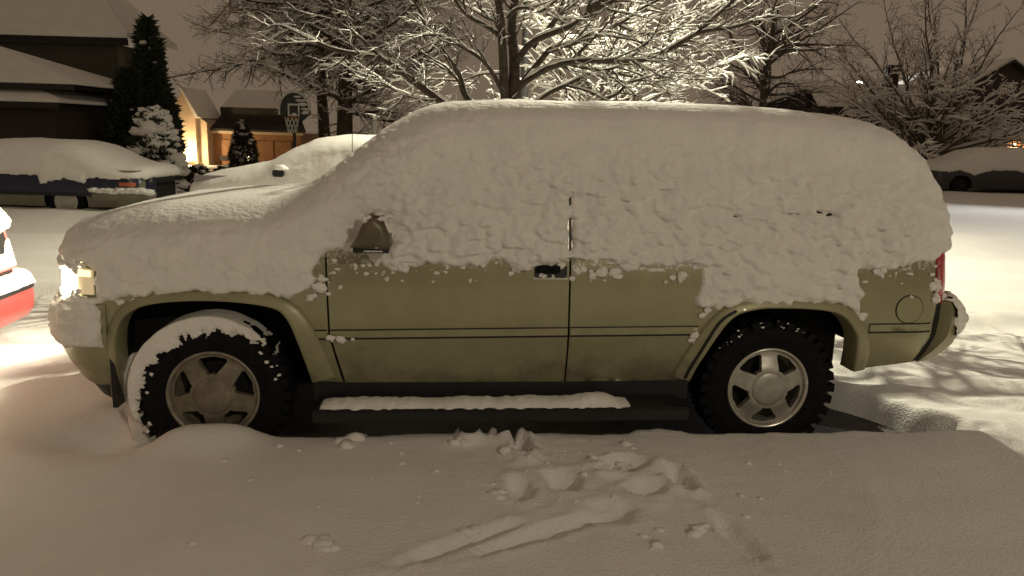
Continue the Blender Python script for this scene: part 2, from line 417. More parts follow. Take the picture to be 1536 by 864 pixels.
gv = np.stack([GX, GY, H], -1).reshape(-1, 3)
ii = np.arange(nx_-1)[None, :] + nx_*np.arange(ny_-1)[:, None]; gf = np.stack([ii, ii+1, ii+1+nx_, ii+nx_], -1).reshape(-1, 4)
gme = bpy.data.meshes.new('ground'); gme.vertices.add(len(gv)); gme.vertices.foreach_set('co', gv.ravel())
gme.loops.add(gf.size); gme.loops.foreach_set('vertex_index', gf.ravel()); gme.polygons.add(len(gf)); gme.polygons.foreach_set('loop_start', np.arange(len(gf))*4)
gme.update(calc_edges=True); gme.polygons.foreach_set('use_smooth', [True]*len(gf))
ground = new_obj('ground', gme, M['snow_fine']); ground['kind'] = 'structure'
rd = MB().box((-3.4, -.6, -.3), (4.2, 2.6, .012)).build('road', M['asphalt']); rd.rotation_euler.z = YAW; rd['kind'] = 'structure'
def gz(x, y):
    lx, ly = to_local(x, y); return float(ground_height(np.array([[x]], float), np.array([[y]], float), np.array([[lx]], float), np.array([[ly]], float))[0, 0])

# loose crumbs thrown up round the boot holes
cr = []
for i in range(80):
    x, y = (random.gauss(.3, .5), random.gauss(-.5, .32)) if i < 66 else (random.uniform(-1.5, 1.6), random.uniform(-1.2, -.1))
    if y > -.08: continue
    r = abs(random.gauss(0, .006)) + .003; cr.append((x, y, gz(x, y), r*1.5, r*1.3, r*.9))
for x, y, r in ((-.64, -1.15, .045), (-.60, -1.18, .03), (.0, -.72, .03), (-.20, -.20, .03), (-.74, -.22, .05), (.45, -.44, .045), (.55, -.33, .04), (-.12, -1.02, .03), (.05, -.28, .035), (.75,-.98,.035)):
    cr += [(x + random.gauss(0, .45)*r, y + random.gauss(0, .45)*r, gz(x, y) - r*.2, r*random.uniform(.7, 1.3), r*random.uniform(.6, 1.), r*random.uniform(.5, .8)) for _ in range(3)]
o = lumps(cr, M['snow'], 'snow_crumbs', None, 'stuff'); tag(o, 'loose snow crumbs scattered round the boot holes in the foreground', 'snow')

# ------------------------------------------------------------------ the snow-covered SUV
suv = thing('parked_suv', 'large two-door pewter gold SUV buried in snow, side on in the foreground', 'car', (0, 0, 0), YAW)
B = Body(-1.90, 2.17, .25, .22, 1.95, [0, .42, .50, .60, .70, .95, 1.10, 1.22, 1.75, 1.9], [.08, .075, .050, .018, 0, .004, .022, .05, .20, .24])
FH, RH = (-1.416, .39), (1.416, .388)
FARCH = [(-1.868,.345),(-1.853,.569),(-1.826,.733),(-1.761,.814),(-1.638,.853),(-1.394,.865),(-1.148,.84),(-1.056,.785),(-.997,.636),(-.950,.440)]
RARCH = [(.975,.440),(1.008,.548),(1.084,.707),(1.162,.800),(1.25,.833),(1.371,.845),(1.622,.836),(1.741,.800),(1.816,.709),(1.840,.60),(1.853,.495)]
fa = smooth_line(FARCH, 50); ra_ = smooth_line(RARCH, 50)
fender = [(-1.93, .35)] + fa + [(-.805, .432), (-.862, .70), (-.872, 1.0), (-.875, 1.16), (-1.3, 1.12), (-1.93, 1.06)]
fender = [p for p in fender]
door = [(-.79, .430), (.318, .430), (.313, .80), (.309, 1.20), (.309, 1.70), (-.36, 1.70), (-.76, 1.33), (-.866, 1.16), (-.863, 1.0), (-.852, .70)]
quarter = [(.327, .430)] + [(.965, .436)] + ra_ + [(2.20, .545), (2.27, .675), (2.29, .80), (2.29, 1.12), (2.18, 1.45), (2.0, 1.70), (.319, 1.70), (.319, 1.2), (.323, .8)]
for nm, out_ in (('front_fender', fender), ('door', door), ('quarter_panel', quarter)):
    p = B.panel(nm, out_, M['paint'], suv, thick=.025)
    if nm == 'door':
        p['label'] = 'pewter driver door with recessed black handle'
        doorp = p
    elif nm == 'quarter_panel': quarterp = p
    B.panel(nm, out_, M['paint'], suv, thick=.025, mirror=True)
B.panel('door_seal', [(.309, 1.10), (.320, 1.10), (.320, 1.70), (.309, 1.70)], M['black'], doorp, off=.005, thick=.006, grid=.1, step=.05)
B.panel('door_window', [(-.70, 1.24), (.24, 1.24), (.24, 1.66), (-.36, 1.66)], M['glass'], doorp, off=.004, thick=.004)
B.panel('quarter_window', [(.42, 1.24), (1.95, 1.24), (1.85, 1.64), (.42, 1.64)], M['glass'], quarterp, off=.004, thick=.004)
# dark inner shell, floor and inner wheel housings
Tx = [-2.52,-2.46,-2.42,-2.32,-2.19,-2.06,-1.839,-1.579,-1.318,-1.148,-1.04,-.96,-.855,-.707,-.56,-.396,-.265,.027,.337,.818,1.169,1.528,1.784,1.933,2.05,2.174,2.27,2.36,2.42,2.47]
Tz = [ .95, .99,1.02, 1.12, 1.18, 1.222, 1.27, 1.295, 1.312, 1.322, 1.365,1.415,1.49, 1.612, 1.72, 1.800,1.826,1.845,1.853,1.857,1.857, 1.848, 1.829, 1.806,1.768,1.68,1.55,1.38,1.22,1.05]
TS = lambda X: np.interp(X, Tx, Tz) - .03
stn = np.concatenate([np.linspace(-2.10, -1.8, 12), np.linspace(-1.72, 2.0, 40), np.linspace(2.05, 2.32, 14)])
v, f = B.loft(stn, lambda X: TS(X) - np.interp(X, [-2.2, -1.2, -.9, 2.4], [.12, .12, .07, .07]), .89, side_off=-.03, ra=.10, rb=.14)
mesh_from('body_shell', v, f, M['under'], suv)
u = MB().box((-.93, .11, .36), (.96, 1.84, .90)).box((-2.04, .20, .45), (-1.92, 1.75, .90)).box((1.9, .10, .62), (2.25, 1.85, .90))
u.box((-1.9, .36, .42), (-.9, 1.59, .90)).box((.95, .36, .45), (1.92, 1.59, .90)).box((-1.85, .45, .30), (1.8, .58, .42)).box((-1.85, 1.37, .30), (1.8, 1.50, .42))
u.tube([(1.416, .1, .36), (1.416, 1.85, .36)], .055).tube([(-1.416, .1, .36), (-1.416, 1.85, .36)], .05)
u.build('underbody', M['under'], suv)
# wheel-arch flares
def flare(line, wid, name):
    L = np.array(line); T = np.gradient(L, axis=0); T /= np.linalg.norm(T, axis=1)[:, None]; N = np.stack([-T[:, 1], T[:, 0]], 1)
    k = np.array([np.interp(i/(len(L)-1), *wid) for i in range(len(L))])
    prof = [(1, -.004), (.97, .012), (.85, .020), (.55, .027), (.25, .033), (.06, .036), (0, .030), (-.05, .01), (-.05, -.10)]
    V = []; F = []; m = len(prof)
    for i in range(len(L)):
        for a, h in prof:
            p = L[i] + N[i]*k[i]*a if a >= 0 else L[i] + N[i]*a*.08
            V.append(tuple(B.map(p[0], p[1], h)))
    for i in range(len(L)-1):
        for j in range(m-1): F.append((i*m+j, (i+1)*m+j, (i+1)*m+j+1, i*m+j+1))
    o = mesh_from(name, V, F, M['paint_dull'], suv, True)
    bm = bmesh.new(); bm.from_mesh(o.data); bmesh.ops.recalc_face_normals(bm, faces=bm.faces); bm.to_mesh(o.data); bm.free()
    V2 = [(x, B.W - y, z) for x, y, z in V]; mesh_from(name, V2, F, M['paint_dull'], suv, True)
    return o
flare(fa, ([0, .12, .3, .5, .72, .88, 1], [.05, .05, .045, .04, .06, .10, .12]), 'wheel_arch_flare')
flare(ra_, ([0, .15, .35, .6, .8, .9, 1], [.095, .085, .055, .045, .07, .085, .075]), 'wheel_arch_flare')
# black trim line that follows the rear flare's leading edge
LL = np.array([(.945,.462),(.972,.548),(1.045,.712),(1.10,.79),(1.165,.832)]); LL = np.array(smooth_line([tuple(p) for p in LL], 24))
V = []
for i, p in enumerate(LL): V.append(B.map(p[0], p[1], .036))
mb = MB().tube(V, .0075, 6); mb.build('flare_seal', M['black'], suv, True)
# body-side mouldings (shadow lines above and below painted as black strips, band in body colour)
def strip(x0, x1, z0, z1, off, m, name, parent, th=.014, slope=.0145):
    zf = lambda x, z: z + slope*(x + .84)
    return B.panel(name, [(x0, zf(x0, z0)), (x1, zf(x1, z0)), (x1, zf(x1, z1)), (x0, zf(x0, z1))], m, parent, off=off, thick=th, grid=.2, step=.08)
for x0, x1, par in ((-.93, -.868, suv), (-.852, .312, doorp), (.326, .985, quarterp), (1.90, 2.24, quarterp)):
    st = strip(x0, x1, .681, .716, .010, M['paint_dull'], 'side_moulding', par)
    strip(x0, x1, .716, .721, .0045, M['black'], 'moulding_shadow', par, .006); strip(x0, x1, .670, .681, .0055, M['black'], 'moulding_shadow', par, .006)
# sill below the doors and running board
MB().box((-.95, .085, .33), (.98, .20, .45)).build('sill', M['black'], suv)
rb = MB().box((-.93, -.115, .315), (.93, .07, .352)).box((-.93, -.118, .285), (.93, -.098, .345))
for x in (-.6, 0., .6): rb.box((x-.03, .0, .30), (x+.03, .2, .34))
rb.build('running_board', M['black'], suv, bevel=.006)
# snow on the running board
nst = 150; V = []; F = []
xs = np.linspace(-.90, .64, nst)
for i, x in enumerate(xs):
    e = min(1, (x + .90)/.05, (.64 - x)/.12); e = max(0, e)**.5
    hgt = (.028 + .016*float(perlin(x/.25, 0, 0)) + .012*float(perlin(x/.06, 1, 0)) + (.022*math.exp(-((x-.47)/.11)**2)))*e
    yo = -.108 + .022*float(perlin(x/.05, 5, 2)); yi = .05
    for t in np.linspace(0, 1, 9):
        V.append((x, yo + (yi - yo)*t, .350 + hgt*(1 - abs(2*max(t, .0) - 1)**3)*(1 + .2*float(perlin(x/.03, t*3, 7)))))
for i in range(nst-1):
    for j in range(8): F.append((i*9+j, (i+1)*9+j, (i+1)*9+j+1, i*9+j+1))
o = mesh_from('running_board_snow', V, F, M['snow'], suv, True); o['label'] = 'ridge of snow lying along the running board'
# door handle: black recess and pull
hx0, hx1, hz0, hz1 = .137, .300, .985, 1.052
rc = lambda x0, x1, z0, z1, r: [(x0+r, z0), (x1-r, z0), (x1-.3*r, z0+.3*r), (x1, z0+r), (x1, z1-r), (x1-.3*r, z1-.3*r), (x1-r, z1), (x0+r, z1), (x0+.3*r, z1-.3*r), (x0, z1-r), (x0, z0+r), (x0+.3*r, z0+.3*r)]
dh = B.panel('door_handle', rc(hx0, hx1, hz0, hz1, .014), M['black'], doorp, off=.003, thick=.004, grid=.05, step=.01)
B.panel('handle_pull', rc(hx0+.008, hx1-.035, 1.010, 1.047, .008), M['rubber'], doorp, off=.014, thick=.010, grid=.05, step=.01)
B.panel('handle_bezel', rc(hx0-.004, hx1+.004, hz0-.007, hz0+.001, .003), M['chrome'], doorp, off=.005, thick=.004, grid=.05, step=.02)
# fuel flap: a round lid with a dark joint
cir = lambda cx, cz, r, n=40: [(cx + r*math.cos(2*math.pi*i/n), cz + r*math.sin(2*math.pi*i/n)) for i in range(n)]
ff = B.panel('fuel_flap', cir(2.108, .838, .071), M['paint'], quarterp, off=.005, thick=.004, step=.02, grid=.04)
B.panel('flap_joint', cir(2.108, .838, .0765), M['black'], quarterp, off=.0015, thick=.002, step=.02, grid=.05)
# rear lamp and rear bumper
B.panel('tail_lamp', [(2.262, .865), (2.50, .865), (2.50, 1.16), (2.262, 1.16), (2.252, 1.10)], M['red_lens'], suv, off=.008, thick=.03, grid=.02, step=.02)
B.panel('tailgate', [(2.505, .70), (3.10, .70), (3.10, 1.6), (2.505, 1.6)], M['paint'], suv, off=.0, thick=.02, grid=.1)
bz = lambda s_, z: np.interp(z, [.54, .57, .63, .70, .78, .85, .875], [.02, .05, .085, .10, .095, .075, .055])*np.interp(s_, [2.18, 2.30, 2.40], [.25, .55, 1.0])
B.panel('rear_bumper', [(2.215, .545), (2.5, .56), (3.10, .56), (3.10, .87), (2.335, .87), (2.335, .82), (2.305, .674)], M['paint_dull'], suv, off=0., thick=.06, grid=.025, step=.02, offf=bz)
B.panel('bumper_joint', [(2.19, .55), (2.235, .55), (2.325, .674), (2.36, .86), (2.28, .86), (2.26, .68)], M['black'], suv, off=.002, thick=.01, grid=.03, step=.02)
# front: bumper, air dam, nose, headlamp, corner lamp
fz = lambda s_, z: np.interp(z, [.40, .45, .53, .62, .70, .80, .84], [.0, .02, .04, .048, .045, .03, .015])*np.interp(s_, [-2.05, -1.95, -1.88], [1, .75, .3])
B.panel('front_bumper', [(-1.885, .43), (-1.885, .84), (-2.2, .84), (-2.85, .84), (-2.85, .46), (-2.2, .44), (-2.0, .42)], M['paint_dull'], suv, off=0, thick=.05, grid=.025, step=.02, offf=fz)
az = lambda s_, z: np.interp(z, [.31, .43], [-.07, .0])
B.panel('air_dam', [(-1.88, .315), (-1.88, .425), (-2.0, .418), (-2.2, .436), (-2.85, .455), (-2.85, .36), (-2.2, .36)], M['black'], suv, off=0, thick=.02, grid=.03, step=.03, offf=az)
MB().box((-1.885, .0, .33), (-1.862, .09, .66)).build('fender_liner', M['black'], suv)
B.panel('nose', [(-1.935, .84), (-1.935, 1.07), (-2.85, 1.07), (-2.85, .84)], M['paint'], suv, off=-.01, thick=.02, grid=.04, step=.03)
B.panel('corner_lamp', [(-1.938, .885), (-1.938, 1.000), (-2.02, 1.008), (-2.02, .885)], M['amber_lens'], suv, off=.004, thick=.02, grid=.02, step=.02)
B.panel('corner_reflector', [(-1.944, .970), (-1.944, .996), (-2.018, 1.003), (-2.018, .970)], M['corner_hot'], suv, off=.0065, thick=.004, grid=.02, step=.02)
B.panel('headlight', [(-2.028, .885), (-2.028, 1.010), (-2.36, 1.010), (-2.36, .885)], M['headlight'], suv, off=.012, thick=.03, grid=.03, step=.03)
B.panel('headlight', [(-2.10, .885), (-2.10, 1.010), (-2.36, 1.010), (-2.36, .885)], M['headlight'], suv, off=.012, thick=.03, grid=.03, step=.03, mirror=True)
g = MB()
for z in (.88, .92, .96, 1.0): g.box((-2.215, .55, z), (-2.19, 1.40, z+.018))
g.build('grille', M['black'], suv)
# mirror
mp = [(-.735, 1.150), (-.70, 1.145), (-.56, 1.142), (-.545, 1.16), (-.552, 1.215), (-.575, 1.265), (-.615, 1.300), (-.645, 1.305), (-.672, 1.275), (-.705, 1.20)]
mv = []; mf = []
for y, sc in ((-.216, .50), (-.213, .74), (-.200, .92), (-.17, 1.), (-.08, 1.), (-.05, .9)):
    cxm, czm = -.64, 1.205
    mv.append([(cxm + (x-cxm)*sc, y, czm + (z-czm)*sc) for x, z in mp])
k = len(mp)
for i in range(5):
    for j in range(k): mf.append((i*k+j, (i+1)*k+j, (i+1)*k+(j+1) % k, i*k+(j+1) % k))
mf.append(tuple(range(k))); mf.append(tuple(5*k+j for j in range(k-1, -1, -1)))
M['mirror_h'] = mat('mirror_housing', (.115, .095, .055), .4, .2, var=.25, vscale=14, coat=.2)
mo = mesh_from('door_mirror', [p for q in mv for p in q], mf, M['mirror_h'], suv, True)
bm = bmesh.new(); bm.from_mesh(mo.data); bmesh.ops.recalc_face_normals(bm, faces=bm.faces); bm.to_mesh(mo.data); bm.free()
MB().box((-.72, -.19, 1.128), (-.56, -.06, 1.146)).box((-.70, -.07, 1.12), (-.60, .03, 1.19)).build('mirror_arm', M['black'], mo)
# aerial on the far front wing
MB().tube([(-.93, 1.80, 1.12), (-.925, 1.80, 1.35), (-.92, 1.80, 1.66)], [.005, .004, .0025], 6).build('aerial', M['black'], suv)

# wheels
def hole_shape(a0):
    pts = []
    for r, da in ((.106, -10), (.110, 0), (.106, 10), (.128, 15), (.155, 20), (.180, 22.5), (.190, 19), (.192, 0), (.190, -19), (.180, -22.5), (.155, -20), (.128, -15)):
        a = R(a0 + da); pts.append((r*math.cos(a), r*math.sin(a)))
    return pts
M['alloy_dull'] = mat('dull_alloy', (.20, .175, .13), .65, .25, var=.25, vscale=18); M['rim_dull'] = mat('dull_rim', (.26, .23, .18), .5, .4, var=.25, vscale=20)  # darker, browner alloy and rim used on the near front wheel only
def wheel(cx, cz, y0, rot, far=False, turn=0, am=M['alloy'], rm=M['chrome']):
    w = bpy.data.objects.new('wheel', None); COL.objects.link(w); w.parent = suv; w.location = (cx, y0, cz); w.rotation_euler.z = turn
    if far: w.rotation_euler.z = math.pi
    prof = [(.205, .02), (.212, .004), (.235, -.004), (.285, -.012), (.325, -.004), (.347, .018), (.358, .04), (.360, .13), (.358, .21), (.345, .235), (.28, .25), (.21, .23)]
    v, f = lathe_y(prof, 72); t = MB().add(v, f)
    for i in range(34):                       # shoulder lugs and tread blocks
        a = 2*math.pi*i/34; d = .06 if i % 2 else .045
        for (r0, r1, ya, yb, wa) in ((.320, .369, -.004, .052, .058), (.354, .370, .062, .125, .055), (.354, .370, .135, .20, .055)):
            aa = a + (.09 if ya > .06 and ya < .13 else 0); r1 += -.004 if i % 2 else 0
            q = [(r*math.cos(aa + s*wa), y, r*math.sin(aa + s*wa)) for r in (r0, r1) for y in (ya if r == r1 else ya + .002, yb) for s in (-1, 1)]
            t.add(q, [(0,1,3,2), (4,6,7,5), (0,4,5,1), (2,3,7,6), (0,2,6,4), (1,5,7,3)])
    o = t.build('tyre', M['rubber'], w)
    v, f = lathe_y([(.150, .16), (.196, .14), (.199, .03), (.203, .008), (.212, -.006), (.221, -.004), (.223, .012), (.215, .03)], 72)
    mesh_from('rim', v, f, rm, w, True)
    v2, tri, loops = plate(cir(0, 0, .2005, 72), [hole_shape(rot + 72*i) for i in range(5)], .022, .012)
    a = np.array(v2); rr = np.hypot(a[:, 0], a[:, 1]); dy = .020 - .030*sstep(.19, .10, rr)
    V = [(x, y, z) for (x, z), y in zip(v2, dy)]; F = [tuple(q) for q in tri]
    for L in loops[1:]:
        b = len(V); V += [V[i] for i in L]; c = len(V); V += [(V[i][0]*.99, V[i][1] + .035, V[i][2]*.99) for i in L]; n = len(L)
        F += [(b+i, b+(i+1) % n, c+(i+1) % n, c+i) for i in range(n)]
    sp = mesh_from('spoke_face', V, F, am, w)
    sp.data.polygons.foreach_set('use_smooth', [i < len(tri) for i in range(len(sp.data.polygons))])
    v, f = lathe_y([(0, -.022), (.05, -.021), (.082, -.017), (.092, -.012), (.095, -.004), (.095, .01)], 48)
    mesh_from('hub_cap', v, f, am, w, True)
    v, f = lathe_y([(.0, .085), (.15, .085), (.15, .10), (.0, .10)], 40); mesh_from('brake_disc', v, f, M['under'], w)
    return w
wf = wheel(FH[0], FH[1], .0, 90, am=M['alloy_dull'], rm=M['rim_dull']); wr = wheel(RH[0], RH[1], .07, 54)
for h in (FH, RH): wheel(h[0], h[1], 1.90, 54, far=True)

# snow plastered over hood, windscreen, flanks and roof
LOW = [(-2.7,1.03),(-2.05,1.035),(-1.96,1.02),(-1.925,.99),(-1.925,.88),(-1.95,.845),(-1.82,.855),(-1.757,.885),(-1.60,.895),(-1.453,.90),(-1.25,.89),(-1.022,.885),(-.945,.925),(-.935,1.0),(-.89,1.085),(-.80,1.105),(-.70,1.10),
       (-.55,1.035),(-.35,1.04),(-.197,1.042),(-.03,1.06),(.06,1.03),(.15,1.045),(.292,1.065),(.33,1.085),(.459,1.06),(.62,1.065),(.796,1.055),(.93,1.05),(.975,1.02),(.965,.95),(.96,.86),(1.0,.835),(1.10,.850),(1.20,.862),(1.369,.872),(1.55,.868),(1.72,.860),(1.80,.83),(1.835,.80),(1.845,.85),(1.82,.96),(1.80,1.04),(1.82,1.06),(1.90,1.03),(2.0,1.06),(2.2,1.085),(2.3,1.13),(2.7,1.15)]
def suv_field(X, Y, Z, d):
    cab = sstep(-1.05, -.45, X)
    A = .052*cab*(1 - .93*sstep(1.30, 1.80, Z)) + .020*(1-cab)*(1 - sstep(1.0, 1.3, Z)) + .0009
    A = A*(1 - .5*np.exp(-((X-1.4)/.42)**2 - ((Z-.98)/.14)**4))*(.75 + .5*perlin(X/.4, 3, Z/.25))      # the slab over the rear arch is smoother
    A = A*(1 - .65*sstep(2.08, 2.28, X))
    w = perlin(X/.25, Y/.25, Z/.25)
    w2 = perlin(X/.07, Y/.07, Z/.07); b3 = perlin(X/.02, Y/.02, Z/.018)
    c1 = 1 - 1.5*worley(X/.078 + .5*w - Z*1.5 + .25*w2, Y/.5 + .2*w2, Z/.054 + .5*w + .3*w2)**1.6
    c2 = 1 - 1.5*worley(X/.040 + .3*w2 + 7, Y/.3, Z/.030 + .3*w2)**1.6
    f = A*(.85*c1 + .50*c2 + .18*b3 - .36) + .008*perlin(X/.5, Y/.5, Z/.35)*(.4 + cab)
    f += .0035*np.sin(Z*58 + 4.5*perlin(X/.45, 2, Z/.4) + X*2.2)*cab*sstep(-.2, .5, X)*(1 - sstep(1.45, 1.7, Z))
    f = np.maximum(f, -.018)
    near = sstep(.6, .3, Y)
    # cracks and pockets that let the dark glass and door joint show
    for x, z, rx, rz, dp in ((.045,1.30,.04,.04,-.022),(.315,1.155,.012,.04,.06),(.313,1.23,.012,.045,.06),(.313,1.36,.007,.06,.038),(.313,1.47,.006,.05,.02),(.80,1.418,.05,.006,.038),(.57,1.365,.05,.006,.016),(1.16,1.30,.03,.010,.042),(1.235,1.285,.04,.006,.024),
                             (1.47,1.316,.05,.008,.048),(1.60,1.325,.035,.009,.05),(1.66,1.31,.02,.007,.05),(1.757,1.363,.018,.006,.052),(-.55,1.52,.05,.006,.012),(1.98,1.13,.03,.008,.035),(1.84,1.12,.03,.010,.035),(1.08,1.02,.07,.004,.02)):
        ww = .012*perlin(X/.04, z*9, 3)
        f = f - dp*near*np.exp(-((X-x)/rx)**2 - ((Z - z + ww)/rz)**2)
    return f
stn2 = np.concatenate([np.linspace(-2.124, -1.8, 30), np.linspace(-1.76, 1.95, 70), np.linspace(2.0, 2.40, 40)])
ra2 = lambda X: float(np.interp(X, [-2.2, -1.3, -.6, 0, 2.4], [.16, .20, .24, .17, .17]))
rb2 = lambda X: float(np.interp(X, [-2.2, -1.3, -.6, 0, 2.4], [.40, .45, .40, .26, .26]))
crn = lambda X: float(np.interp(X, [-2.2, -1.2, -.5, 0, 2.4], [.0, .0, .01, .02, .01]))
v, f = B.loft(stn2, TS, .74, side_off=0., ra=ra2, rb=rb2, crown=crn)
so = snow_shell('snow_blanket', B, v, f, .0095, LOW, .030, suv_field, suv, M['snow'], droop=.55)
so['label'] = 'thick lumpy snow plastered over the hood, windows and roof'; so['kind'] = 'stuff'
# clumps stuck on the door and fender below the blanket
cl = []
for i in range(95):
    x = random.choice([random.uniform(-.95, 1.0), random.uniform(-.95, -.5), random.uniform(.32, .97), random.uniform(1.84, 2.25)])
    zl = 1.07 if x > -.85 else 1.0
    z = zl - abs(random.gauss(0, .055)) - .005
    if z < .78: continue
    r = abs(random.gauss(0, .004)) + .002; r *= (1.6 if z > 1.02 else 1)
    p = B.map(x, z, r*.1); cl.append((p[0], p[1], p[2], r*random.uniform(.6, 2.2), r*.4, r*random.uniform(.5, 1.6)))
for x, z, r in ((-.56,1.04,.028),(-.50,1.035,.03),(-.44,1.05,.03),(-.62,1.05,.02),(-.47,1.055,.028),(-.29,1.052,.02),(-.12,1.05,.022),(-.30,1.01,.010),(-.58,.975,.013),(-.36,.965,.011),(.05,1.03,.028),(.02,1.0,.018),(.10,1.04,.03),(.12,1.07,.035),(.46,1.01,.035),(.54,1.015,.034),(.42,1.005,.025),(.38,1.03,.022),
                (.60,1.04,.022),(.88,1.0,.03),(.84,.99,.018),(.80,.97,.01),(-.89,.98,.028),(-.905,.93,.030),(-.93,.89,.025),(-.86,.90,.012),(-.80,.93,.011),(-.85,.68,.020),(-.80,.682,.022),(-.74,.679,.010),(-1.82,.845,.022),(-1.75,.85,.02),(.965,.70,.022),(.962,.665,.020),(.965,.73,.014),(1.845,.80,.028),(1.855,.75,.018),(1.86,.70,.016),(1.93,1.02,.022),(1.915,1.04,.024),(2.24,.95,.035),(2.255,.90,.03),(2.25,.985,.02),(2.22,1.02,.013),(2.11,.905,.010),(1.00,.80,.02),(1.03,.82,.02),
                (.272,1.044,.020),(.17,.998,.013),(.185,.996,.014),(.23,.993,.010),(2.33,.90,.02)):
    p = B.map(x, z, .006 + (.02 if -.9 < x < -.7 and z < .7 else 0)); cl += [(p[0] + random.uniform(-.5, .5)*r, p[1], p[2] + random.uniform(-.5, .5)*r, r*random.uniform(.35, 1.0), r*.34, r*random.uniform(.35, .8)) for _ in range(4)]
for i in range(60):
    q = random.uniform(-2.36, -1.96); top = random.random() < .5; z = (1.018 if top else .872) + random.gauss(0, .008); r = random.uniform(.008, .022)
    p = B.map(q, z, .016); cl.append((p[0], p[1], p[2], r, r, r*.8))
for i in range(22):
    q = random.uniform(-2.04, -2.0); p = B.map(q, random.choice([random.uniform(.875, .91), random.uniform(.985, 1.02)]), .014); r = random.uniform(.006, .013); cl.append((p[0], p[1], p[2], r, r*.7, r))
o = lumps(cl, M['snow'], 'stuck_snow', suv, 'stuff')
# mirror snow
ms = [(-.645 + random.gauss(0, .018), -.197, 1.283 + random.gauss(0, .014), random.uniform(.012, .024), .012, random.uniform(.010, .020)) for _ in range(9)]
ms += [(-.622 + .004*k, -.205, 1.262 - .012*k, .013 - .0015*k, .008, .012) for k in range(4)] + [(-.60 + random.gauss(0, .03), random.uniform(-.19, -.08), 1.303 + random.gauss(0, .004), .026, .03, .012) for _ in range(8)]
ms += [(-.572 + .006*k, -.19, 1.272 - .014*k, .011, .012, .013) for k in range(4)] + [(-.618, -.209, 1.185, .010, .005, .020), (-.612, -.208, 1.165, .007, .005, .014)] + [(-.66 + .015*k, -.19, 1.137, .012, .014, .004) for k in range(5)]
lumps(ms, M['snow'], 'mirror_snow', mo, 'stuff')
# snow heaped on the front and rear bumpers
def bumper_snow(name, s0, s1, z0, z1, off, thick, seed, n=(110, 44)):
    ss = np.linspace(s0, s1, n[0]); zz = np.linspace(z0 - .03, z1, n[1]); S_, Z_ = np.meshgrid(ss, zz)
    d = np.minimum.reduce([Z_ - z0, (z1 - Z_)*1.2, (np.maximum(s0, s1) - S_), (S_ - np.minimum(s0, s1))*2]) + .034*perlin(S_/.07, Z_/.07, seed) + .018*perlin(S_/.025, Z_/.025, seed + 2)
    q = np.clip(d/.07, 0, 1); t = thick*np.sqrt(np.maximum(0, 1-(1-q)**2)) + .022*q*(np.abs(perlin(S_/.07, Z_/.05, seed + 5)) + .5*np.abs(perlin(S_/.03, Z_/.025, seed + 6)) + perlin(S_/.2, Z_/.2, seed))
    of = off(S_, Z_) + np.where(d > 0, t, -.03)
    P = B.map(S_.ravel(), Z_.ravel(), of.ravel()); a, b = S_.shape; k = (d > -.012).ravel()
    F = [(i*b+j, i*b+j+1, (i+1)*b+j+1, (i+1)*b+j) for i in range(a-1) for j in range(b-1) if k[i*b+j] and k[i*b+j+1] and k[(i+1)*b+j] and k[(i+1)*b+j+1]]
    o = mesh_from(name, P, F, M['snow'], suv, True); o['kind'] = 'stuff'
    bm = bmesh.new(); bm.from_mesh(o.data); bmesh.ops.recalc_face_normals(bm, faces=bm.faces); bmesh.ops.delete(bm, geom=[v_ for v_ in bm.verts if not v_.link_faces], context='VERTS'); bm.to_mesh(o.data); bm.free()
    return o
bumper_snow('front_bumper_snow', -2.75, -1.90, .635, .87, lambda a, b: fz(a, b), .034, 3)
bumper_snow('rear_bumper_snow', 2.345, 3.0, .70, .90, lambda a, b: bz(a, b), .030, 13)
# snow caught on the front tyre
na, nr = 160, 26; V = []; F = []; keep = []
for i in range(na):
    a = R(12 + (205 - 12)*i/(na-1)); deg = math.degrees(a)
    inner = np.interp(deg, [12, 35, 60, 90, 130, 160, 185, 205], [.372, .352, .330, .310, .303, .318, .340, .356]); outer = np.interp(deg, [12, 40, 90, 150, 205], [.362, .366, .388, .388, .372])
    for j in range(nr):
        t = j/(nr-1)*1.5; 
        if t <= 1: r = inner - .02 + (outer - inner + .02)*math.sin(t*math.pi/2)**.9; y = -.012
        else: r = outer; y = -.012 + (t-1)*.3
        x, z = r*math.cos(a), r*math.sin(a)
        d = (r - inner) + .034*float(perlin(x/.055, z/.055, 3)) + .028*float(perlin(x/.02, z/.02, 8)) - float(np.interp(deg, [12, 60, 90, 170, 205], [.03, .012, 0, 0, .02]))
        q = min(1, max(0, d/.035)); th = .016*math.sqrt(max(0, 1-(1-q)**2)) if d > 0 else -.012
        if t <= 1: y -= th*(1 - .6*t**4)
        rr2 = r + (.012*t if t <= 1 else .012)*(1 if d > 0 else 0) + .004*float(perlin(x/.08, z/.08, 1))
        V.append((FH[0] + rr2*math.cos(a), y, FH[1] + rr2*math.sin(a))); keep.append(d > -.01 and deg > 34 + 40*float(perlin(r/.02, t*3, deg/9)) + (t > 1)*18)
for i in range(na-1):
    for j in range(nr-1):
        q = (i*nr+j, (i+1)*nr+j, (i+1)*nr+j+1, i*nr+j+1)
        if all(keep[k] for k in q): F.append(q)
o = mesh_from('tyre_snow', V, F, M['snow'], suv, True); o['label'] = 'crescent of snow caught on the front tyre'; o['kind'] = 'stuff'
bm = bmesh.new(); bm.from_mesh(o.data); bmesh.ops.recalc_face_normals(bm, faces=bm.faces); bmesh.ops.delete(bm, geom=[v_ for v_ in bm.verts if not v_.link_faces], context='VERTS'); bm.to_mesh(o.data); bm.free()
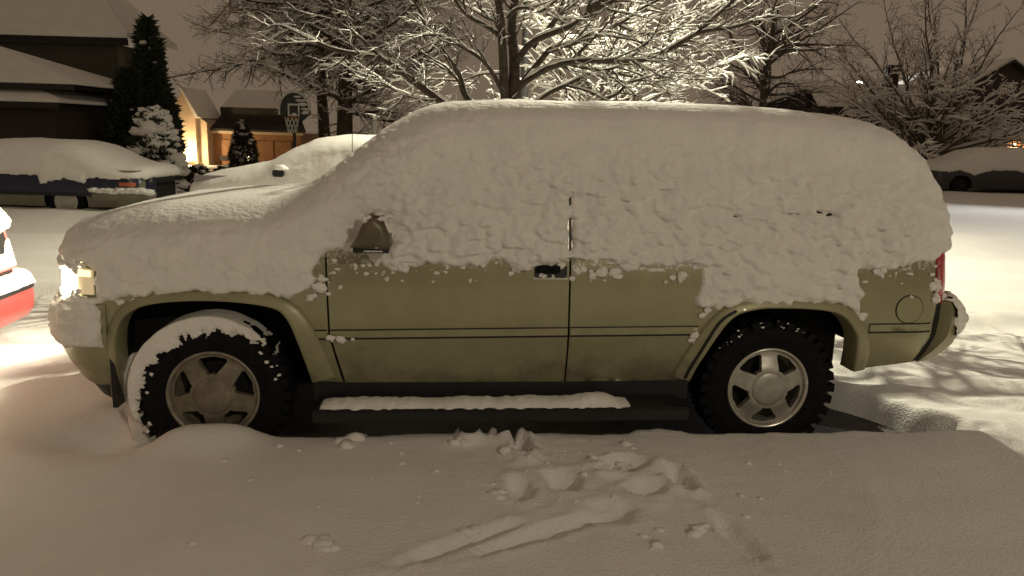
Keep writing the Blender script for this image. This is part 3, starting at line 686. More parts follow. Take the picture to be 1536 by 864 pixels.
# packed snow between the bumper end and the tyre; specks on the tread
sp = [(-1.83, .16, .36, .06, .10, .20), (-1.80, .16, .24, .08, .12, .20), (-1.84, .2, .44, .05, .1, .12)]
for i in range(28):
    a = R(random.uniform(10, 215)); r = random.uniform(.30, .365); s_ = random.uniform(.003, .009); sp.append((FH[0] + r*math.cos(a), -.012, FH[1] + r*math.sin(a), s_*1.3, s_*.6, s_))
for i in range(26):
    a = R(random.uniform(40, 150)); r = random.uniform(.335, .37); s_ = random.uniform(.002, .006); sp.append((RH[0] + r*math.cos(a), .07, RH[1] + r*math.sin(a), s_*1.8, s_*.6, s_))
lumps(sp, M['snow'], 'wheel_snow', suv, 'stuff')
# its lit headlamps
lamp('headlamp_light', 'SPOT', (-2.27, .36, .95), P_HEAD, (1, .86, .66), .06, (0, R(80), 0), suv, spot_size=R(110), spot_blend=.7)
lamp('headlamp_light', 'SPOT', (-2.27, 1.59, .95), P_HEAD, (1, .86, .66), .06, (0, R(80), 0), suv, spot_size=R(110), spot_blend=.7)

# ------------------------------------------------------------------ other cars
def simple_car(name, label, group, loc, rz, xf, xr, W, wheels, Tpts, low, paint, lower, zsplit=.55, thick=.06, vox=.03, wr_=.31, lens=None, sides=True):
    c = thing(name, label, 'car', loc, rz, group)
    b = Body(xf + .3, xr - .28, .3, .28, W, [0, .25, .45, .7, .95, 1.5], [.08, .05, .01, 0, .06, .26])
    T = lambda X: np.interp(X, [p[0] for p in Tpts], [p[1] for p in Tpts])
    def arch(cx, r): return [(cx - r*math.cos(t), .30 + r*math.sin(t)) for t in np.linspace(-.2, math.pi + .2, 18)]
    out_ = [(xf + .05, .22)]
    for cx in wheels: out_ += arch(cx, wr_ + .06)
    out_ += [(xr - .05, .24), (xr + .3, .28), (xr + .3, .86), (xf - .3, .82), (xf - .3, .26)]
    up_ = [(xf - .4, zsplit), (xr + .4, zsplit), (xr + .4, .76), (xf - .4, .74)]
    b.panel('body_side', out_, lower, c, thick=.03, grid=.12, step=.05)
    if paint is not lower:
        b.panel('upper_side', up_, paint, c, off=.008, thick=.01, grid=.2, step=.08)
        b.panel('side_moulding', [(xf - .2, zsplit - .05), (xr + .25, zsplit - .05), (xr + .25, zsplit), (xf - .2, zsplit)], M['black'], c, off=.02, thick=.02, grid=.2, step=.1)
    st = np.concatenate([np.linspace(xf + .02, xf + .3, 10), np.linspace(xf + .35, xr - .35, 40), np.linspace(xr - .3, xr - .02, 10)])
    v, f = b.loft(st, lambda X: T(X) - .10, .62, side_off=-.02, ra=.12, rb=.2); mesh_from('body_shell', v, f, M['under'], c)
    MB().box((xf + .1, .25, .2), (xr - .1, W - .25, .65)).build('underbody', M['under'], c)
    for cx in wheels:
        for far in (0, 1):
            w = bpy.data.objects.new('wheel', None); COL.objects.link(w); w.parent = c; w.location = (cx, .03 if not far else W - .03, wr_); w.rotation_euler.z = math.pi*far
            v, f = lathe_y([(.19, .01), (.22, -.005), (.28, -.005), (wr_ - .01, .02), (wr_, .05), (wr_, .18), (.2, .2)], 40); mesh_from('tyre', v, f, M['rubber'], w, True)
            v, f = lathe_y([(0, -.004), (.06, -.01), (.10, .005), (.15, .008), (.185, -.006), (.20, .005), (.2, .1)], 40); mesh_from('hub_cap', v, f, M['alloy'], w, True)
    v, f = b.loft(st, T, .5, side_off=.0, ra=.22, rb=.4, crown=.01)
    fld = lambda X, Y, Z, d: .012*perlin(X/.35, Y/.35, Z/.3) + .010*np.abs(perlin(X/.11, Y/.11, Z/.08))
    s_ = snow_shell('snow_blanket', b, v, f, vox, low, thick, fld, c, M['snow_fine'], lip=.08, ragged=.02, it=3); s_['kind'] = 'stuff'
    return c, b
M['navy'] = mat('navy_paint', (.012, .016, .045), .35, .2, coat=.4)
M['tan_plastic'] = mat('tan_cladding', (.17, .16, .11), .5, var=.1)
M['dark_paint'] = mat('dark_paint', (.03, .03, .035), .35, .2, coat=.4)
M['silver'] = mat('silver_paint', (.35, .35, .35), .35, .4, coat=.3)

# sedan across the road, left: tail to the right
LX0 = -10.75
sed, sb = simple_car('parked_sedan', 'dark blue sedan with tan lower sides under deep snow, parked at the far left', 'snow-covered cars across the road', (-.3, 9.3, .03), 0, -10.9, -5.92, 1.8, (-10.0, -7.22),
    [(-11, .75), (-10.6, .87), (-9.9, .92), (-9.5, .99), (-8.9, 1.21), (-8.4, 1.26), (-7.3, 1.25), (-7.0, 1.18), (-6.6, .98), (-6.35, .90), (-6.0, .86), (-5.85, .76)],
    [(-11.2, .78), (-9, .74), (-7.65, .74), (-7.6, .60), (-7.2, .70), (-6.85, .62), (-6.8, .72), (-6.3, .70), (-5.5, .72)], M['navy'], M['tan_plastic'], .46)
M['amber'] = mat('amber_lamp', (.5, .12, .05), .3)
sb.panel('side_lamp', [(-6.28, .60), (-6.02, .60), (-6.02, .66), (-6.28, .66)], M['amber'], sed, off=.02, thick=.02, grid=.1)
sb.panel('bumper', [(-6.75, .36), (-5.6, .36), (-5.6, .47), (-6.72, .47)], M['tan_plastic'], sed, off=.07, thick=.08, grid=.1)
lumps([(-6.7 + .085*k, .0 if k < 9 else .04 + .05*(k-9), .515 + random.uniform(-.015, .015), .10, .11, .05) for k in range(11)], M['snow_fine'], 'bumper_snow', sed, 'stuff')
# sedan behind the hood: nose to the left
sed2, sb2 = simple_car('parked_sedan', 'car wholly covered in snow behind the SUV hood, black door mirror poking out', 'snow-covered cars across the road', (0, 8.1, .10), 0, -4.95, -.3, 1.75, (-4.05, -1.35),
    [(-5, .60), (-4.85, .74), (-4.6, .82), (-4.1, .92), (-3.75, 1.00), (-3.45, 1.17), (-3.05, 1.36), (-2.7, 1.41), (-1.6, 1.42), (-1.0, 1.3), (-.5, 1.0), (-.25, .8)],
    [(-5.2, .3), (-4.4, .35), (-4.3, .55), (-3.8, .55), (-3.7, .3), (0, .3)], M['silver'], M['silver'], .5)
mb = MB().box((-3.60, -.16, .84), (-3.44, -.04, .95)).build('door_mirror', M['black'], sed2, bevel=.02)
lumps([(-3.50, -.10, .97, .11, .09, .05)], M['snow_fine'], 'mirror_snow', sed2, 'stuff')
# car at the right edge, across the road
sed3, sb3 = simple_car('parked_car', 'dark car under a snow blanket beyond the road at the right edge', 'snow-covered cars across the road', (0, 22.6, .05), 0, 14.1, 18.7, 1.8, (15.0, 17.7),
    [(14.0, .75), (14.3, 1.0), (14.9, 1.15), (15.4, 1.42), (15.9, 1.52), (17.2, 1.55), (17.8, 1.35), (18.4, 1.05), (18.7, .8)],
    [(13.8, .80), (14.6, .74), (14.9, .82), (15.4, .66), (16.0, .84), (16.8, .86), (17.4, .70), (19, .8)], M['dark_paint'], M['dark_paint'], .5)
for w in sed3.children:
    for q in w.children:
        if q.name.startswith('hub_cap'): q.data.materials[0] = M['under']
# red car at the left edge, tail lamps lit
red = thing('red_car', 'tail end of a red car with lit tail lamp at the left edge', 'car', (-.33, -.10, -.16), 0)
rbdy = Body(-6.9, -3.28, .3, .24, 1.75, [0, .3, .5, .8, 1.1, 1.6], [.08, .04, .0, 0, .05, .22], tail=.06)
ar = lambda cx, r: [(cx - r*math.cos(t), .31 + r*math.sin(t)) for t in np.linspace(-.2, math.pi + .2, 18)]
rbdy.panel('body_side', [(-7.0, .26)] + ar(-6.4, .38) + ar(-3.98, .38) + [(-3.52, .30), (-3.46, .48), (-3.20, .50), (-3.20, 1.22), (-7.1, 1.0)], M['red_paint'], red, thick=.03, grid=.1)
rbdy.panel('body_side', [(-7.0, .26)] + ar(-6.4, .38) + ar(-3.98, .38) + [(-3.52, .30), (-3.46, .48), (-3.20, .50), (-3.20, 1.22), (-7.1, 1.0)], M['red_paint'], red, thick=.03, grid=.1, mirror=True)
rbdy.panel('tailgate', [(-2.73, .72), (-2.2, .72), (-2.2, 1.35), (-2.73, 1.35)], M['red_paint'], red, thick=.03, grid=.1)
rbdy.panel('tailgate', [(-2.73, .72), (-2.2, .72), (-2.2, 1.35), (-2.73, 1.35)], M['red_paint'], red, thick=.03, grid=.1, mirror=True)
rbdy.panel('rear_bumper', [(-3.55, .50), (-2.2, .50), (-2.2, .70), (-3.55, .70)], M['red_paint'], red, off=.0, thick=.1, grid=.04, step=.03, offf=lambda s_, z: np.interp(z, [.5, .56, .64, .7], [.05, .09, .10, .09])*sstep(-3.6, -3.3, s_))
rbdy.panel('rear_bumper', [(-3.55, .50), (-2.2, .50), (-2.2, .70), (-3.55, .70)], M['red_paint'], red, off=.0, thick=.1, grid=.04, step=.03, offf=lambda s_, z: np.interp(z, [.5, .56, .64, .7], [.05, .09, .10, .09])*sstep(-3.6, -3.3, s_), mirror=True)
rbdy.panel('bumper_strip', [(-3.5, .700), (-2.2, .700), (-2.2, .732), (-3.5, .732)], M['black'], red, off=.1, thick=.1, grid=.04, step=.03)
rbdy.panel('bumper_strip', [(-3.5, .700), (-2.2, .700), (-2.2, .732), (-3.5, .732)], M['black'], red, off=.1, thick=.1, grid=.04, step=.03, mirror=True)
for mi in (False, True):
    rbdy.panel('tail_pillar', [(-3.2, 1.165), (-2.735, 1.165), (-2.735, 1.35), (-3.2, 1.35)], M['red_paint'], red, thick=.03, grid=.1, mirror=mi)
    rbdy.panel('tail_lamp', [(-3.24, .84), (-2.74, .84), (-2.74, 1.16), (-3.24, 1.16)], M['tail_lit'], red, off=.010, thick=.03, grid=.04, step=.03, mirror=mi)
    rbdy.panel('reverse_lamp', [(-3.12, .86), (-2.80, .86), (-2.80, 1.03), (-3.12, 1.03)], M['tail_hot'], red, off=.018, thick=.02, grid=.04, step=.03, mirror=mi)
st = np.concatenate([np.linspace(-7.15, -6.9, 8), np.linspace(-6.8, -3.35, 40), np.linspace(-3.3, -3.03, 12)])
Tr = lambda X: np.interp(X, [-7.2, -6.6, -5.9, -5.2, -4.9, -4.0, -3.6, -3.35, -3.15, -3.0], [.9, 1.05, 1.12, 1.5, 1.58, 1.60, 1.55, 1.42, 1.30, 1.15])
v, f = rbdy.loft(st, lambda X: Tr(X) - .1, .66, side_off=-.03, ra=.1, rb=.15); mesh_from('body_shell', v, f, M['under'], red)
MB().box((-7.0, .3, .2), (-3.2, 1.45, .68)).build('underbody', M['under'], red)
v, f = rbdy.loft(st, Tr, .9, side_off=0, ra=.2, rb=.35)
so = snow_shell('snow_blanket', rbdy, v, f, .025, [(-7.4, .98), (-5, 1.0), (-3.25, 1.12), (-2.9, 1.08)], .05, lambda X, Y, Z, d: .012*np.abs(perlin(X/.1, Y/.1, Z/.08)) + .01*perlin(X/.3, Y/.3, Z/.3), red, M['snow'], it=3); so['kind'] = 'stuff'
# ledge of snow on its bumper
V = []; F = []; ss = np.linspace(-3.52, -2.25, 60)
for i, s_ in enumerate(ss):
    hh = .075 + .012*float(perlin(s_/.2, 0, 4))
    for t in np.linspace(0, 1, 12):
        of = .115 - .16*t + .012*float(perlin(s_/.1, t, 2)); z = .735 + hh*math.sin(min(1, t*2.2)*math.pi/2)**.7; V.append(tuple(rbdy.map(s_, z, of)))
for i in range(59):
    for j in range(11): F.append((i*12+j, (i+1)*12+j, (i+1)*12+j+1, i*12+j+1))
o = mesh_from('bumper_snow', V, F, M['snow'], red, True); o['kind'] = 'stuff'
o = mesh_from('bumper_snow', [(x, 1.75 - y, z) for x, y, z in V], F, M['snow'], red, True); o['kind'] = 'stuff'
for cx in (-6.4, -3.98):
    for far in (0, 1):
        w = bpy.data.objects.new('wheel', None); COL.objects.link(w); w.parent = red; w.location = (cx, .03 if not far else 1.72, .32); w.rotation_euler.z = math.pi*far
        v, f = lathe_y([(.19, .01), (.22, -.005), (.28, -.005), (.31, .02), (.32, .05), (.32, .18), (.2, .2)], 40); mesh_from('tyre', v, f, M['rubber'], w, True)
        v, f = lathe_y([(0, -.004), (.06, -.01), (.10, .005), (.15, .008), (.185, -.006), (.20, .005), (.2, .1)], 40); mesh_from('hub_cap', v, f, M['alloy'], w, True)

# ------------------------------------------------------------------ trees
class Twigs:
    def __init__(s): s.t = []; s.w = []
    def mesh(s, L, name, m, parent, sides):
        V = []; F = []
        for P, r in L:
            n = sides(r[0]); v, f = tube_geo(P, r, n); k = len(V); V += v; F += [tuple(i + k for i in q) for q in f]
        return mesh_from(name, V, F, m, parent, True)
def bend_line(p, d, L, n, rg, wob, lift):
    pts = [np.array(p, float)]; d = np.array(d, float); d /= np.linalg.norm(d)
    for i in range(n):
        d = d + rg.normal(size=3)*wob + np.array([0, 0, lift]); d /= np.linalg.norm(d); pts.append(pts[-1] + d*L/n)
    return np.array(pts)
def side_dir(T, rg, ang, flat=0.):
    a = rg.normal(size=3); a[2] *= (1 - flat); a -= T*a.dot(T); a /= np.linalg.norm(a) + 1e-9
    return T*math.cos(ang) + a*math.sin(ang)
def sprout(tw, P, r, rg, level, spec):
    """children along a line; spec[level] = (spacing, length, length spread, angle, wobble, lift, start)"""
    if level >= len(spec): return
    sp_, ln, ls, ang, wob, lift, st = spec[level]
    seg = np.linalg.norm(np.diff(P, axis=0), axis=1); tot = seg.sum(); cum = np.concatenate([[0], np.cumsum(seg)])
    d = st*tot + rg.uniform(0, sp_)
    while d < tot:
        i = min(len(seg)-1, int(np.searchsorted(cum, d) - 1)); t = (d - cum[i])/seg[i]; p = P[i]*(1-t) + P[i+1]*t; T = (P[i+1]-P[i])/seg[i]
        k = d/tot; L = ln*(1.15 - .6*k)*rg.uniform(1-ls, 1+ls); rr = (r[i]*(1-t) + r[i+1]*t)*.62
        rr = max(.0035, min(rr, L*.022)); n = 5 if L > .5 else 3
        Q = bend_line(p, side_dir(T, rg, R(ang)*rg.uniform(.7, 1.3), .35), L, n, rg, wob, lift); q = np.linspace(rr, max(.0022, rr*.35), n+1)
        tw.t.append((Q, q)); sprout(tw, Q, q, rg, level+1, spec); d += sp_*rg.uniform(.6, 1.4)
def snow_on(tw, rg, amount=1., base=.007, cover=.85, steep=.86):
    out = []
    for P, r in tw.t:
        if rg.uniform() > cover: continue
        T = np.gradient(P, axis=0); T /= np.linalg.norm(T, axis=1)[:, None] + 1e-9
        flat = np.clip((steep - np.abs(T[:, 2]))/.35, 0, 1)
        h = (r*.72 + base)*flat*amount*(1 + .25*rg.normal(size=len(r))); h = np.clip(h, .001, None); h[-1] *= .5
        Q = P + np.array([0, 0, 1.])*(r*.62 + h*.45)[:, None]; out.append((Q, h))
    return out
def tree(name, label, loc, limbs, spec, seed, bark, snow=1., base=.007, cover=.85, group=None, steep=.86):
    rg = np.random.default_rng(seed); t = thing(name, label, 'tree', loc, 0, group); tw = Twigs(); trunk = []
    for pts, r0, r1, kind in limbs:
        P = np.array(smooth_line(pts, max(10, 4*(len(pts)-1)))); rr = np.linspace(r0, r1, len(P))*(.74 if name == 'snowy_tree' else 1)
        P = P + np.stack([perlin(P[:, 2]*3, i*7., P[:, 0]*2) for i in range(3)], 1)*.03*(1 if kind != 'trunk' else .4)
        (trunk if kind == 'trunk' else tw.t).append((P, rr))
        if kind != 'bare': sprout(tw, P, rr, rg, 0, spec)
    if trunk: tw.mesh(trunk, 'trunk', bark, t, lambda r: 10)
    tw.mesh(tw.t, 'branches', bark, t, lambda r: 7 if r > .03 else (5 if r > .008 else 3))
    if snow:
        tw.t = trunk + tw.t
        o = tw.mesh(snow_on(tw, rg, snow, base, cover, steep), 'branch_snow', M['snow_fine'], t, lambda r: 5 if r > .012 else 4); o['kind'] = 'stuff'
    return t
# pixel -> point helper for the traced limbs of the tree behind the SUV (metres, y away from the camera)
def at(px, py, Y):
    c, s = math.cos(ROLL), math.sin(ROLL); u0, v0 = px - 768, py - 432; u, v_ = u0*c + v0*s, -u0*s + v0*c
    d = Vector((u/1165.2, 0, 0)) - _up0*(v_/1165.2) + _fw; t = (Y + 3.7362)/d.y
    return Vector((.0279, -3.7362, 1.6798)) + d*t
TY = 5.6
def limb(px, r0, r1, y0, y1, kind='limb'):
    n = len(px); return ([tuple(at(x, y, TY + y0 + (y1 - y0)*i/(n-1))) for i, (x, y) in enumerate(px)], r0, r1, kind)
limbs = [
 ([tuple(at(764, 148, TY)*1 + Vector((.0, 0, -1.95))), tuple(at(764, 148, TY) + Vector((0, 0, -1.0))), tuple(at(764, 150, TY))], .19, .14, 'trunk'),
 limb([(758,150),(755,104),(752,35),(747,-8),(744,-90),(730,-200)], .085, .03, 0, -.2, 'trunk'),
 limb([(772,150),(771,87),(768,35),(775,-8),(790,-90),(800,-190)], .10, .03, 0, .3, 'trunk'),
 limb([(745,190),(699,146),(685,108),(664,76),(643,45),(622,0),(600,-60),(580,-140)], .065, .02, 0, .4),
 limb([(740,200),(700,175),(660,150),(622,121),(594,100),(567,87),(539,83),(497,73),(462,55),(421,38),(400,42)], .07, .010, 0, -.6),
 limb([(572,89),(549,66),(528,48),(500,21),(488,-20)], .035, .01, -.3, -.5),
 limb([(735,200),(690,168),(643,150),(594,135),(567,118),(553,106),(530,90)], .04, .008, .1, .9),
 limb([(752,140),(747,128),(733,100),(712,80),(674,59),(657,52),(622,55),(585,66)], .042, .008, 0, -.5),
 limb([(752,56),(726,38),(699,21),(680,-6),(660,-40)], .04, .012, 0, -.5),
 limb([(748,28),(733,28),(700,8),(680,-10)], .03, .01, 0, .5),
 limb([(762,26),(775,14),(792,12),(810,16),(834,0),(860,-20)], .035, .012, 0, -.7),
 limb([(773,92),(792,69),(824,52),(862,38),(885,20),(919,3),(950,-20),(990,-50)], .058, .018, 0, -.3),
 limb([(774,141),(799,104),(827,73),(860,66),(892,52),(926,35),(960,16),(989,-2),(1020,-30)], .052, .016, 0, .3),
 limb([(766,148),(792,121),(830,100),(870,92),(937,90),(965,90),(999,75),(1044,52),(1093,42),(1130,33),(1155,24),(1165,5),(1172,-20)], .055, .012, 0, -.5),
 limb([(1152,25),(1190,26),(1215,12),(1236,0)], .018, .006, -.5, -.6),
 limb([(790,160),(813,146),(848,128),(880,112),(902,104),(940,112),(975,122),(1000,130)], .045, .010, .1, .8),
 limb([(860,165),(919,144),(944,121),(982,121),(1006,104),(1041,80),(1080,76),(1114,70)], .035, .007, .3, .6),
 limb([(892,52),(930,56),(968,66),(999,75)], .022, .008, .1, -.3),
 limb([(850,97),(900,104),(950,96),(1000,112),(1050,118),(1086,117)], .030, .007, .2, 1.0),
 limb([(926,35),(965,50),(1010,46),(1060,20),(1100,0)], .026, .008, .2, .9),
 limb([(800,72),(830,30),(850,-10),(870,-60)], .035, .012, .2, 1.0),
 limb([(775,-20),(850,-60),(950,-90),(1050,-112),(1150,-120),(1230,-118)], .10, .030, .1, -.4),  # rightward limbs above the frame, unseen, added thick to cast branch shadows
 limb([(772,-70),(860,-120),(960,-165),(1080,-200),(1180,-215)], .10, .030, .1, .3),
 limb([(885,17),(960,-30),(1040,-52),(1120,-62),(1210,-68)], .055, .028, -.2, .2),
 limb([(1044,52),(1110,-8),(1180,-30),(1250,-42)], .034, .020, -.3, 0),
 limb([(745,-60),(660,-110),(560,-140),(460,-150),(380,-140)], .05, .012, .1, -.3),
 limb([(750,-20),(670,-50),(590,-64),(500,-70),(420,-60)], .04, .010, .1, .4),
 limb([(760,110),(720,112),(690,120),(640,118),(600,112)], .022, .006, .4, 1.4),
]
main_spec = [(.105, .60, .5, 46, .17, .02, .20), (.062, .24, .5, 45, .2, .02, .12)]
tree('snowy_tree', 'large bare snow-laden tree spreading low limbs right behind the SUV roof', (0, 0, 0), limbs, main_spec, 11, M['bark'], .9, .0042, .95)
# small tree close to the street lamp: dense, every twig white
def fan(base, h, spread, n, r, rg, up=.5, y=.5):
    L = [([tuple(base), (base[0], base[1], base[2] + h*.22)], r, r*.8, 'trunk')]
    for i in range(n):
        a = 2*math.pi*(i + rg.uniform(-.3, .3))/n; e = R(rg.uniform(25, 80)); l = h*rg.uniform(.65, .95)
        d = np.array([math.cos(a)*math.cos(e)*spread, math.sin(a)*math.cos(e)*spread*y, math.sin(e)]); p = np.array(base, float) + np.array([0, 0, h*rg.uniform(.12, .26)])
        Q = bend_line(p, d, l, 5, rg, .10, up*.1); L.append(([tuple(q) for q in Q], r*.5, r*.10, 'limb'))
    return L
rg = np.random.default_rng(5)
def crown_lines(cx, cy, cz, rx, ry, rz, n, L, rg):
    out = []
    for i in range(n):
        q = rg.normal(size=3); q /= np.linalg.norm(q); q *= rg.uniform(.1, .9)**.5
        p = np.array([cx + q[0]*rx, cy + q[1]*ry, cz + q[2]*rz]); d = np.array([q[0]*rx, q[1]*ry, abs(q[2])*rz*.4 + .2]); out.append(([tuple(z) for z in bend_line(p, d, L, 4, rg, .15, 0)], .012, .004, 'limb'))
    return out
b2 = [([(1.35, 8.3, 0), (1.3, 8.3, 1.2), (1.2, 8.3, 2.2)], .11, .07, 'trunk')]
for i in range(12):
    a = 2*math.pi*i/12 + rg.uniform(-.2, .2); e = R(rg.uniform(12, 65)); d = np.array([math.cos(a)*math.cos(e), .6*math.sin(a)*math.cos(e), math.sin(e)])
    b2.append(([tuple(z) for z in bend_line((1.25, 8.3, rg.uniform(1.3, 2.2)), d, rg.uniform(1.6, 2.6), 5, rg, .12, .03)], .04, .008, 'limb'))
tree('snowy_tree', 'dense white-twigged small tree glowing under the street lamp behind the larger tree', (0, 0, 0), b2, [(.13, .7, .4, 45, .18, .0, .2), (.08, .28, .4, 50, .2, .0, .1)], 21, M['bark'], 1.1, .0085, 1.0)
# trees to the left
rg = np.random.default_rng(15)
b3 = [([(-4.72, 18.3, 0), (-4.75, 18.3, 1.6), (-4.72, 18.3, 3.4), (-4.9, 18.3, 5.6), (-4.8, 18.3, 7.4)], .27, .08, 'trunk')]
for i in range(40):
    a = 2*math.pi*i/40*7.2; z = rg.uniform(2.1, 6.4); e = R(rg.uniform(-5, 40)); d = np.array([math.cos(a)*math.cos(e), .7*math.sin(a)*math.cos(e), math.sin(e)])
    b3.append(([tuple(q) for q in bend_line((-4.78, 18.3, z), d, rg.uniform(2.4, 4.6), 6, rg, .12, .0)], .065, .010, 'limb'))
tree('bare_tree', 'dense bare tree with dark trunk and snowy twigs behind the basketball hoop', (0, 0, 0), b3, [(.13, .85, .4, 48, .18, -.02, .12), (.09, .33, .4, 48, .2, 0, .1)], 31, M['bark_dark'], 1.0, .009, .95, 'bare trees across the road')
b4 = [([(-5.65, 19.8, 0), (-5.7, 19.8, 1.8), (-5.8, 19.8, 4.0), (-5.9, 19.8, 7.0)], .22, .06, 'trunk')]
for i in range(34):
    a = 2*math.pi*i/34*6.3; z = rg.uniform(2.8, 6.4); e = R(rg.uniform(-14, 32)); d = np.array([math.cos(a)*math.cos(e), .6*math.sin(a)*math.cos(e), math.sin(e)])
    b4.append(([tuple(q) for q in bend_line((-5.8, 19.8, z), d, rg.uniform(2.6, 5.2), 6, rg, .12, -.01)], .05, .010, 'limb'))
tree('bare_tree', 'bare brown tree with drooping snow-dusted branches above the floodlit house entrance', (0, 0, 0), b4, [(.14, .85, .4, 48, .18, -.03, .12), (.10, .34, .4, 48, .2, 0, .1)], 41, M['bark_dark'], .9, .009, .9, 'bare trees across the road')
# dim tree behind the roof, right of centre
b5 = [([(7.1, 19, 0), (7.1, 19, 1.6), (7.0, 19, 3.4), (7.2, 19, 5.4)], .15, .05, 'trunk')]
for i in range(24):
    a = 2*math.pi*i/24*5.3; z = rg.uniform(1.9, 4.6); e = R(rg.uniform(-5, 45)); d = np.array([math.cos(a)*math.cos(e), .7*math.sin(a)*math.cos(e), math.sin(e)])
    b5.append(([tuple(q) for q in bend_line((7.1, 19, z), d, rg.uniform(1.6, 2.9), 6, rg, .12, .01)], .045, .009, 'limb'))
tree('bare_tree', 'dim brown bushy tree almost free of snow behind the rear half of the roof', (0, 0, 0), b5, [(.15, .8, .4, 48, .18, .0, .15), (.11, .33, .4, 48, .2, 0, .1)], 51, M['bark_dark'], .6, .005, .45, 'bare trees across the road')
# forked tree by the far car
b6 = [([(16.1, 27, 0), (16.15, 27, .6), (16.2, 27, 1.3)], .20, .16, 'trunk')]
for i in range(40):
    a = rg.uniform(0, 2*math.pi); e = R(rg.uniform(4, 82)); d = np.array([math.cos(a)*math.cos(e), .6*math.sin(a)*math.cos(e), math.sin(e)])
    b6.append(([tuple(q) for q in bend_line((16.2, 27, rg.uniform(.9, 1.4)), d, rg.uniform(2.8, 7.4), 7, rg, .09, .02)], .07, .010, 'limb'))
tree('bare_tree', 'wide forked bare tree with white limbs beyond the road at the right', (0, 0, 0), b6, [(.24, 1.15, .4, 40, .13, .02, .2), (.16, .45, .4, 42, .16, .02, .15)], 61, M['bark_pale'], 1.2, .018, 1.0, 'bare trees across the road')

# evergreens: needle clumps through the volume, snow pads lying on them
def evergreen(name, label, loc, prof, n, nsnow, leaf, seed, m, group=None, bumps=0, snow_r=.1, lowbias=1):
    rg = np.random.default_rng(seed); t = thing(name, label, 'shrub' if prof[-1][0] < 2.6 else 'tree', loc, 0, group)
    zs = [p[0] for p in prof]; rs = [p[1] for p in prof]; H_ = zs[-1]
    MB().tube([(0, 0, 0), (0, 0, H_*.5), (0, 0, H_*.92)], [.07, .05, .01], 8).build('trunk', M['bark_dark'], t, True)
    V = []; F = []
    z = rg.uniform(zs[0], H_, n*2); z = z[rg.uniform(0, max(rs), n*2) < np.interp(z, zs, rs) + .05][:n]
    for zz in z:
        rr = np.interp(zz, zs, rs)*(rg.uniform(.25, 1)**.5); a = rg.uniform(0, 2*math.pi); rr *= 1 + .5*float(perlin(math.cos(a)*1.5 + seed, math.sin(a)*1.5, zz*2.2 + seed))
        c = np.array([rr*math.cos(a), rr*math.sin(a), zz]); d = np.array([math.cos(a), math.sin(a), rg.uniform(-.2, .9)]); d /= np.linalg.norm(d); s_ = np.cross(d, rg.normal(size=3)); s_ /= np.linalg.norm(s_); L = leaf*rg.uniform(.6, 1.4); k = len(V)
        w = np.cross(d, s_)
        V += [tuple(c - s_*L*.28), tuple(c + d*L), tuple(c + s_*L*.28), tuple(c + w*L*.22 + d*L*.3)]; F += [(k, k+1, k+2), (k, k+3, k+1), (k+3, k+2, k+1)]
    mesh_from('crown', V, F, m, t)
    if nsnow:
        sp = []
        for i in range(nsnow):
            zz = H_*(1 - rg.uniform(0, 1)**.75*.93); rr = np.interp(zz, zs, rs)*rg.uniform(.72, 1.0); a = rg.uniform(0, 2*math.pi); q = snow_r*rg.uniform(.45, 1.2)
            sp.append((rr*math.cos(a), rr*math.sin(a), zz, q*1.15, q*1.15, q*.62))
        sp.append((0, 0, H_*.97, snow_r*1.1, snow_r*1.1, snow_r*1.2))
        lumps(sp, M['snow_fine'], 'crown_snow', t, 'stuff')
    return t
M['needles'] = mat('needles', (.022, .032, .017), .8, var=.45, vscale=6)
M['needles_brown'] = mat('dry_needles', (.05, .042, .022), .8, var=.4, vscale=6)
evergreen('cypress_tree', 'tall narrow dark evergreen standing at the corner of the dark house', (-9.5, 17, 0), [(.1, .52), (1.2, .56), (2.2, .42), (3.0, .27), (3.7, .22), (4.3, .04)], 5200, 22, .20, 71, M['needles'], snow_r=.09)
evergreen('evergreen_shrub', 'dark bulky evergreen bush beside the tall narrow evergreen', (-9.85, 16.6, 0), [(.1, .62), (1.0, .62), (1.8, .52), (2.5, .35), (3.0, .1)], 6500, 30, .17, 72, M['needles'], snow_r=.06)
evergreen('evergreen_shrub', 'cone-shaped evergreen thickly capped with snow beside the blue sedan', (-7.35, 12.4, .15), [(.0, .50), (.5, .52), (1.0, .44), (1.45, .32), (1.68, .22), (1.8, .06)], 3500, 210, .11, 73, M['needles'], snow_r=.125)
evergreen('evergreen_shrub', 'small conical conifer with warm-lit snow in front of the wooden garage', (-8.2, 20, .1), [(.2, .36), (.7, .36), (1.1, .27), (1.5, .14), (1.72, .03)], 2500, 110, .11, 74, M['needles_brown'], snow_r=.085)
for i, (x, y, w) in enumerate(((-6.7, 12.9, .42), (-6.15, 13.0, .40))):
    evergreen('hedge_bush', ('rounded dark bush at the foot of the snow-capped cone shrub', 'rounded dark bush between the cone shrub and the snow-covered car')[i], (x, y, .05), [(.0, w*.8), (.3, w), (.55, w*.85), (.75, w*.2)], 1500, 16, .10, 80 + i, M['needles'], 'low bushes by the road', snow_r=.06)
for i, (x, y, w) in enumerate(((14.3, 24.6, .8), (18.4, 25.0, .9))):
    evergreen('hedge_bush', ('dark bush left of the snowy car beyond the road', 'dark bush right of the snowy car beyond the road')[i], (x, y, .0), [(.0, w*.8), (.5, w), (.8, w*.85), (1.1, w*.2)], 1500, 40, .14, 90 + i, M['needles'], 'low bushes by the far car', snow_r=.12)

